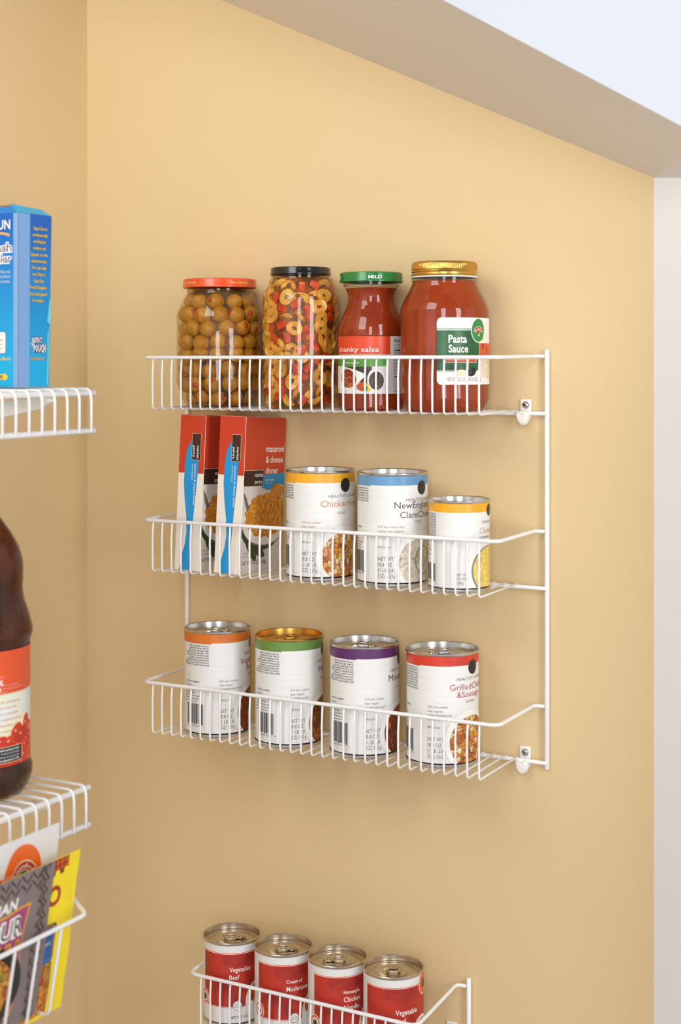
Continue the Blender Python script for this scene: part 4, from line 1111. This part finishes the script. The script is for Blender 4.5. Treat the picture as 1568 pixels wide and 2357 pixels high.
# ---------------------------------------------------------------- juice bottle
jb = empty('juice_bottle', (-0.4300, -0.3980, -0.4168), face(-0.43, -0.398)); tag(jb, 'large clear bottle of dark red juice with an orange label on the lower left shelf', 'bottle')
bp = [(0.0003, 0.0035), (0.030, 0.0035), (0.040, -0.0003), (0.0470, 0.0030), (0.0520, 0.0110), (0.0548, 0.0200), (0.0550, 0.0285), (0.0528, 0.0325), (0.0522, 0.0345), (0.0522, 0.1440), (0.0530, 0.1470), (0.0535, 0.1500), (0.0552, 0.1540), (0.0552, 0.1590),
      (0.0530, 0.1680), (0.0500, 0.1780), (0.0470, 0.1870), (0.0462, 0.1930), (0.0455, 0.1990), (0.0462, 0.2050), (0.0464, 0.2150), (0.0458, 0.2240), (0.0420, 0.2370), (0.0350, 0.2500), (0.0250, 0.2640), (0.0175, 0.2740), (0.0155, 0.2800), (0.0155, 0.2900)]
M_pet = clear_mat('bottle_plastic', (226, 210, 200), 1.42, 0.16, (35, 0.8, 0.004))
mb = MB(); lathe(mb, bp, M_pet, 88)
ob = mb.build('bottle_body', jb, 40)
M_jui = mat('dark_juice', (104, 44, 28), 0.35, noise=(18, (64, 38, 24), 0.42, 0.6), bump=(45.0, 0.9, 0.006))
mb = MB(); lathe(mb, [(max(r_ - 0.0010, 0.0002), z_ + (0.0012 if z_ < 0.01 else 0)) for r_, z_ in bp if z_ < 0.277], M_jui, 72); mb.build('juice', jb, 50)
mb = MB(); lathe(mb, [(0.0175, 0.2790), (0.0185, 0.2800), (0.0185, 0.2930), (0.0170, 0.2945), (0.0003, 0.2945)], M_wh, 48); mb.build('cap', jb, 40)
RB = 0.0526; a = Art(); lo, hi = 0.0350, 0.1435
M_blab = mat('juice_label_orange', (226, 84, 38), 0.35); M_blue_w = mat('juice_label_ice', (214, 226, 240), 0.35, noise=(30, (240, 236, 200), 0.42, 0.6)); M_cre = mat('juice_text_panel', (240, 232, 190), 0.4, noise=(25, (226, 234, 240), 0.4, 0.62))
M_pk = mat('juice_label_pink', (250, 176, 160), 0.4); M_txo = mat('juice_text_orange', (206, 106, 70), 0.4)
F_ber = cell_mat('cranberry_photo', [(206, 58, 32), (226, 84, 50), (180, 40, 26), (232, 104, 70)], 75, (1, 1, 0.7), edge=(246, 170, 150))
a.rect(-RB * PI, lo, RB * PI, hi, M_blue_w, 0); a.rect(-RB * PI, 0.1035, RB * PI, hi, M_blab, 1); a.rect(-RB * PI, 0.1028, RB * PI, 0.1036, M_brd, 2)
UB = lambda px: RB * math.asin(max(-1, min(1, (px + 58.8) / 131.5)))        # measured across the bottle's front
a.rect(-RB * rad(60), 0.0620, UB(59), 0.1020, M_cre, 1)
a.text('WITH VITAMIN C', UB(12), 0.1180, 0.0026, M_pk, 3, align='r', res=1); a.text('100%', UB(7), 0.1115, 0.0050, M_wh, 3, align='r', bold=0.02); a.text('juice', UB(2), 0.1060, 0.0050, M_wh, 3, align='r', bold=0.02)
a.text('FROM CONCENTRATE', UB(3), 0.1102, 0.0018, M_pk, 3, w=UB(44) - UB(3), res=1); a.text('WITH ADDED INGREDIENTS', UB(4), 0.1072, 0.0018, M_pk, 3, w=UB(52) - UB(4), res=1); a.text('pasteurized', UB(15), 0.1045, 0.0018, M_pk, 3, align='r', res=1)
for i, (s_, e_) in enumerate([('Enjoy the refreshing taste', 46), ('of Market Pantry fruit', 37), ('juices, an unbeatable', 40), ('value available in a variety', 48), ('of delicious flavors, a', 36), ('treat to enjoy any time of', 47)]):
    a.text(s_, UB(e_), 0.0945 - i * 0.0055, 0.0026, M_txo, 2, align='r', xs=0.78, res=1)
P = [(-RB * PI, lo), (-RB * PI, 0.056)]
k = 0
xx = -RB * 1.6
while xx < RB * 2.6:
    P.append((xx, 0.0560 + 0.0035 * math.sin(k * 1.9) + (0.012 if xx > UB(58) else 0.0) + 0.004 * math.sin(k * 0.7))); xx += 0.004; k += 1
P += [(RB * 2.6, lo)]
vs = []; fs = []
Q = P[2:-1]
for (x_, z_) in Q: vs += [(x_, lo), (x_, z_)]
for i in range(len(Q) - 1): fs.append((2 * i, 2 * i + 2, 2 * i + 3, 2 * i + 1))
a.it.append((F_ber, 3, vs, fs))
M_b1 = mat('berry_red', (214, 62, 34), 0.35, noise=(90, (190, 44, 26), 0.4, 0.6)); M_b2 = mat('berry_highlight', (246, 150, 124), 0.35)
for (px_, z_, rx_, ry_, ro_) in ((-20, 0.052, 0.009, 0.0075, 0.3), (2, 0.0565, 0.0085, 0.0072, 0.5), (22, 0.0555, 0.0080, 0.0078, 0.4), (38, 0.0640, 0.0072, 0.0105, -0.5), (50, 0.0600, 0.0070, 0.0100, -0.3), (60, 0.0690, 0.0062, 0.0110, -0.1), (66, 0.0560, 0.0060, 0.0085, 0.0), (58, 0.0490, 0.0055, 0.0075, 0.1), (68, 0.0440, 0.0060, 0.0065, 0.0), (56, 0.0395, 0.0060, 0.0050, 0.6), (30, 0.0365, 0.0090, 0.0035, 0.1), (5, 0.0362, 0.0080, 0.0030, 0.1)):
    a.ell(UB(px_), z_, rx_ * 1.06, ry_ * 1.06, M_b2, 3, 28, rot=ro_); a.ell(UB(px_) + 0.0003, z_ - 0.0004, rx_, ry_, M_b1, 3.4, 28, rot=ro_); a.ell(UB(px_) - 0.0018, z_ + 0.0030, rx_ * 0.22, ry_ * 0.16, M_b2, 3.8, 12, rot=ro_)
a.rrect(-RB * 1.2, 0.0382, UB(50), 0.0535, 0.0020, M_brd, 4); a.rrect(-RB * 1.2 - 0.001, 0.0388, UB(50) - 0.0007, 0.0529, 0.0018, mat('juice_badge', (26, 36, 42), 0.4), 5)
for i, s_ in enumerate(['market pantry promise:', 'freshness and quality', 'always at a great value', 'we guarantee it 100%.']): a.text(s_, UB(44), 0.0498 - i * 0.0032, 0.0020, M_wh if i in (0, 3) else M_wlab, 6, align='r', xs=0.9, res=1, bold=0.02 if i in (0, 3) else 0)
mb = MB(); a.put(mb, cyl_map(lambda v: RB - 0.0001, RB), clip=(-RB * PI, lo, RB * PI, hi), du=0.003); mb.build('label', jb, 60)

# ---------------------------------------------------------------- packet basket hung on the lower left shelf
bk = empty('packet_basket', (-0.365, -0.4293, -0.5745)); tag(bk, 'white wire basket holding seasoning packets below the lower left shelf', 'basket')
iv = lambda p: (p[0] + 0.365, p[1] + 0.4293, p[2] + 0.5745)
yR, yL = -0.4293, -0.64
mb = MB(); tube(mb, fillet([iv((-0.352, yR + 0.044, -0.4780)), iv((-0.270, yR, -0.4950)), iv((-0.270, yL, -0.4950)), iv((-0.352, yL, -0.4780))], 0.007, 7), 0.0021, M_wire, 12); mb.build('rim', bk)
mb = MB(); tube(mb, [iv((-0.352, yR - 0.004, -0.5715)), iv((-0.352, yL, -0.5715))], 0.0018, M_wire, 12); tube(mb, [iv((-0.352, yR + 0.044, -0.4780)), iv((-0.352, yR - 0.004, -0.5715))], 0.0018, M_wire, 12); tube(mb, [iv((-0.352, yL, -0.4780)), iv((-0.352, yL, -0.5715))], 0.0018, M_wire, 12); mb.build('back_frame', bk)
w0 = None
for k in range(6):
    if w0 is None:
        mb = MB(); tube(mb, fillet([(0.095 - 0.0006, 0, 0.0785), (0.080, 0, -0.0015), (0.013, 0, 0.0015)], 0.006, 5), 0.0014, M_wire, 8); w0 = mb.build('wire', bk); o = w0
    else: o = w0.copy(); COL.objects.link(o); o.parent = bk
    o.location = (0, -0.0331 - 0.0300 * k, 0)


def packet(name, TR, BR, width, bulge, base_m, artfn, label, back_m=None, tears=0):
    """TR/BR = top and bottom corner nearest the back wall; the face looks toward +x"""
    TR = Vector(TR); BR = Vector(BR); V = (TR - BR); Hh = V.length; V.normalize(); U = Vector((0, 1, 0)); N = U.cross(V).normalized()
    if N.x < 0: N = -N
    org = BR - U * width
    def surf(u, v, off):
        s_ = 2 * u / width - 1; t_ = 2 * v / Hh - 1
        d = bulge * max(0, 1 - abs(s_) ** 3) * max(0, 1 - abs(t_) ** 4) + 0.0008 * math.sin(u * 160 + v * 70) * (1 - abs(t_) ** 6)
        return U * u + V * v + N * (d + off)
    mb = MB(); nu, nv = 22, 30; vs = []; fs = []
    for sgn in (1, -1):
        for j in range(nv + 1):
            for i in range(nu + 1):
                p = surf(width * i / nu, Hh * j / nv, 0)
                if sgn < 0:
                    u, v = width * i / nu, Hh * j / nv; dd = p.dot(N); p = p - N * (dd * 1.6 + 0.0006)
                vs.append(p)
    n1 = (nu + 1) * (nv + 1)
    for j in range(nv):
        for i in range(nu):
            q = j * (nu + 1) + i; fs.append((q, q + 1, q + nu + 2, q + nu + 1)); fs.append((n1 + q, n1 + q + nu + 1, n1 + q + nu + 2, n1 + q + 1))
    for i in range(nu): fs.append((i, n1 + i, n1 + i + 1, i + 1)); q = nv * (nu + 1) + i; fs.append((q, q + 1, n1 + q + 1, n1 + q))
    for j in range(nv): q = j * (nu + 1); fs.append((q, q + nu + 1, n1 + q + nu + 1, n1 + q)); q += nu; fs.append((q, n1 + q, n1 + q + nu + 1, q + nu + 1))
    mb.add(vs, fs, base_m)
    a = Art(); artfn(a, width, Hh)
    a.put(mb, lambda u, v, L: surf(u, v, 0.00012 * (L + 1)), clip=(0, 0, width, Hh), du=0.004, dv=0.005)
    o = mb.build(name, None, 70); o.location = org
    return tag(o, label, 'packet')


M_pw = mat('packet_white', (226, 228, 230), 0.3); M_py = mat('packet_yellow', (250, 226, 34), 0.32); M_pg = mat('packet_grey', (128, 116, 116), 0.38)
M_por = mat('packet_orange', (232, 104, 36), 0.35); M_chk1 = mat('check_dark', (120, 36, 18), 0.4); M_chk2 = mat('check_orange', (206, 90, 22), 0.4); M_pbl = mat('packet_blue', (0, 96, 176), 0.35)
M_pmag = mat('packet_magenta', (160, 66, 120), 0.38); M_pgold = mat('packet_gold', (240, 168, 30), 0.38); M_weave = mat('packet_weave_line', (62, 50, 48), 0.45)
F_taco = cell_mat('taco_photo', [(224, 138, 34), (236, 172, 70), (120, 130, 50), (190, 60, 30), (240, 200, 110)], 190, (1, 1.0, 0.5))
F_stir = cell_mat('stir_fry_photo', [(206, 100, 34), (226, 150, 50), (120, 150, 50), (196, 60, 34), (232, 190, 80)], 110)


def art_white(a, w, h):
    cx, cy = w - 0.0490, h - 0.0330
    a.ell(cx, cy, 0.0240, 0.0260, M_por, 0, 60); a.ring(cx, cy, 0.0248, 0.0268, 0.0009, M_pk, 1, 60); fan_logo(a, cx + 0.001, cy + 0.0045, 0.0180, 2)
    a.rect(0, 0, w - 0.063, h - 0.030, M_por, 1); a.rect(0, h - 0.0300, w - 0.062, h - 0.0288, M_pk, 2); a.rect(0, 0, w - 0.064, h - 0.0345, M_lred, 2)


def art_yellow(a, w, h):
    a.rect(0, h - 0.0115, w - 0.0150, h - 0.0003, M_chk1, 0)
    nx = int((w - 0.015) / 0.0062)
    for i in range(nx):
        for j in range(2):
            a.rrect(w - 0.0155 - 0.0062 * (i + 1) + 0.0008, h - 0.0110 + j * 0.0055, w - 0.0155 - 0.0062 * i - 0.0006, h - 0.0110 + j * 0.0055 + 0.0045, 0.0012, M_chk2, 1)
    for i in range(nx + 1): a.ell(w - 0.0150 - 0.0065 * (i + 0.5), h - 0.0118, 0.0036, 0.0022, M_chk1 if i % 2 else M_py, 2)
    for j in range(5): a.rect(w - 0.0148, h - 0.0022 - j * 0.0020, w, h - 0.0019 - j * 0.0020, mat('packet_yellow_crease', (226, 198, 24), 0.4), 1)
    M_or = mat('packet_red_brown', (170, 50, 28), 0.4)
    a.text('TACO', w - 0.0245, h - 0.0400, 0.0165, M_or, 2, align='r', w=0.056, bold=0.035, res=5)
    bx = w - 0.0235
    a.rrect(-0.01, h - 0.0905, bx, h - 0.0570, 0.003, M_ink, 1); a.rrect(-0.01, h - 0.0905, bx - 0.0016, h - 0.0584, 0.003, M_cheese, 2); a.rrect(-0.01, h - 0.0905, bx - 0.0024, h - 0.0592, 0.003, M_pbl, 3)
    a.text('seasoning mix', bx - 0.006, h - 0.075, 0.0040, M_wh, 4, align='r'); a.text('NATURAL FLAVOR', bx - 0.0050, h - 0.0880, 0.0016, M_aq, 4, align='r', res=1)
    a.rect(0, 0.004, bx - 0.0010, h - 0.0908, F_taco, 2)


def art_grey(a, w, h):
    # braided border print
    for j in range(26):
        z = 0.004 + j * 0.0054
        s = 1 if j % 2 else -1
        for xo in (0.0105, 0.0165):
            a.ell(w - xo - s * 0.0014, z, 0.0050, 0.0009, M_weave, 1, 14, rot=s * 0.85)
    for i in range(14):
        x = w - 0.014 - i * 0.0068; s = 1 if i % 2 else -1
        for zo in (0.0055, 0.0125): a.ell(x, h - zo - 0.001 * s, 0.0048, 0.0009, M_weave, 1, 14, rot=s * 0.8)
    a.text('MAN', w - 0.0480, h - 0.0270, 0.0085, M_wh, 3, align='r', w=0.034, bold=0.03, shear=0.2, res=4)
    x1 = w - 0.0300
    a.poly([(0, 0.012), (x1 - 0.007, 0.012), (x1 - 0.0065, h - 0.066), (x1, h - 0.0265), (0, h - 0.0320)], M_pgold, 2)
    a.poly([(0, 0.0135), (x1 - 0.0084, 0.0135), (x1 - 0.0079, h - 0.066), (x1 - 0.0020, h - 0.0285), (0, h - 0.0340)], M_pmag, 3)
    a.text('SOUR', w - 0.0365, h - 0.0500, 0.0150, M_wh, 4, align='r', w=0.0580, bold=0.085, shear=0.06, res=4); a.text('SOUR', w - 0.0385, h - 0.0500, 0.0150, M_ink, 5, align='r', w=0.0545, bold=0.0, shear=0.06, res=4)
    for i, c in enumerate('XIM'):
        a.rrect(w - 0.0460 - i * 0.0118, h - 0.0615, w - 0.0395 - i * 0.0118 + (0.001 if c == 'M' else 0), h - 0.0545, 0.001, M_pgold, 4); a.text(c, w - 0.0428 - i * 0.0118, h - 0.0600, 0.0042, M_ink, 5, align='c', bold=0.02, res=1)
    a.ell(w - 0.079, 0.041, 0.0470, 0.0385, M_black, 4, 60); a.ell(w - 0.081, 0.041, 0.0375, 0.0305, F_stir, 5, 60)


packet('seasoning_packet', (-0.2970, -0.4329, -0.4160), (-0.3080, -0.4370, -0.5690), 0.100, 0.0022, M_pw, art_white, 'white packet with an orange arched emblem, rearmost in the wire basket')
packet('seasoning_packet', (-0.2830, -0.4210, -0.4413), (-0.2960, -0.4325, -0.5810), 0.104, 0.0022, M_py, art_yellow, 'bright yellow taco packet with a checkered top in the wire basket')
packet('seasoning_packet', (-0.2755, -0.4638, -0.4379), (-0.2890, -0.4755, -0.5700), 0.104, 0.0022, M_pg, art_grey, 'grey and purple packet lettered SOUR, frontmost in the wire basket')
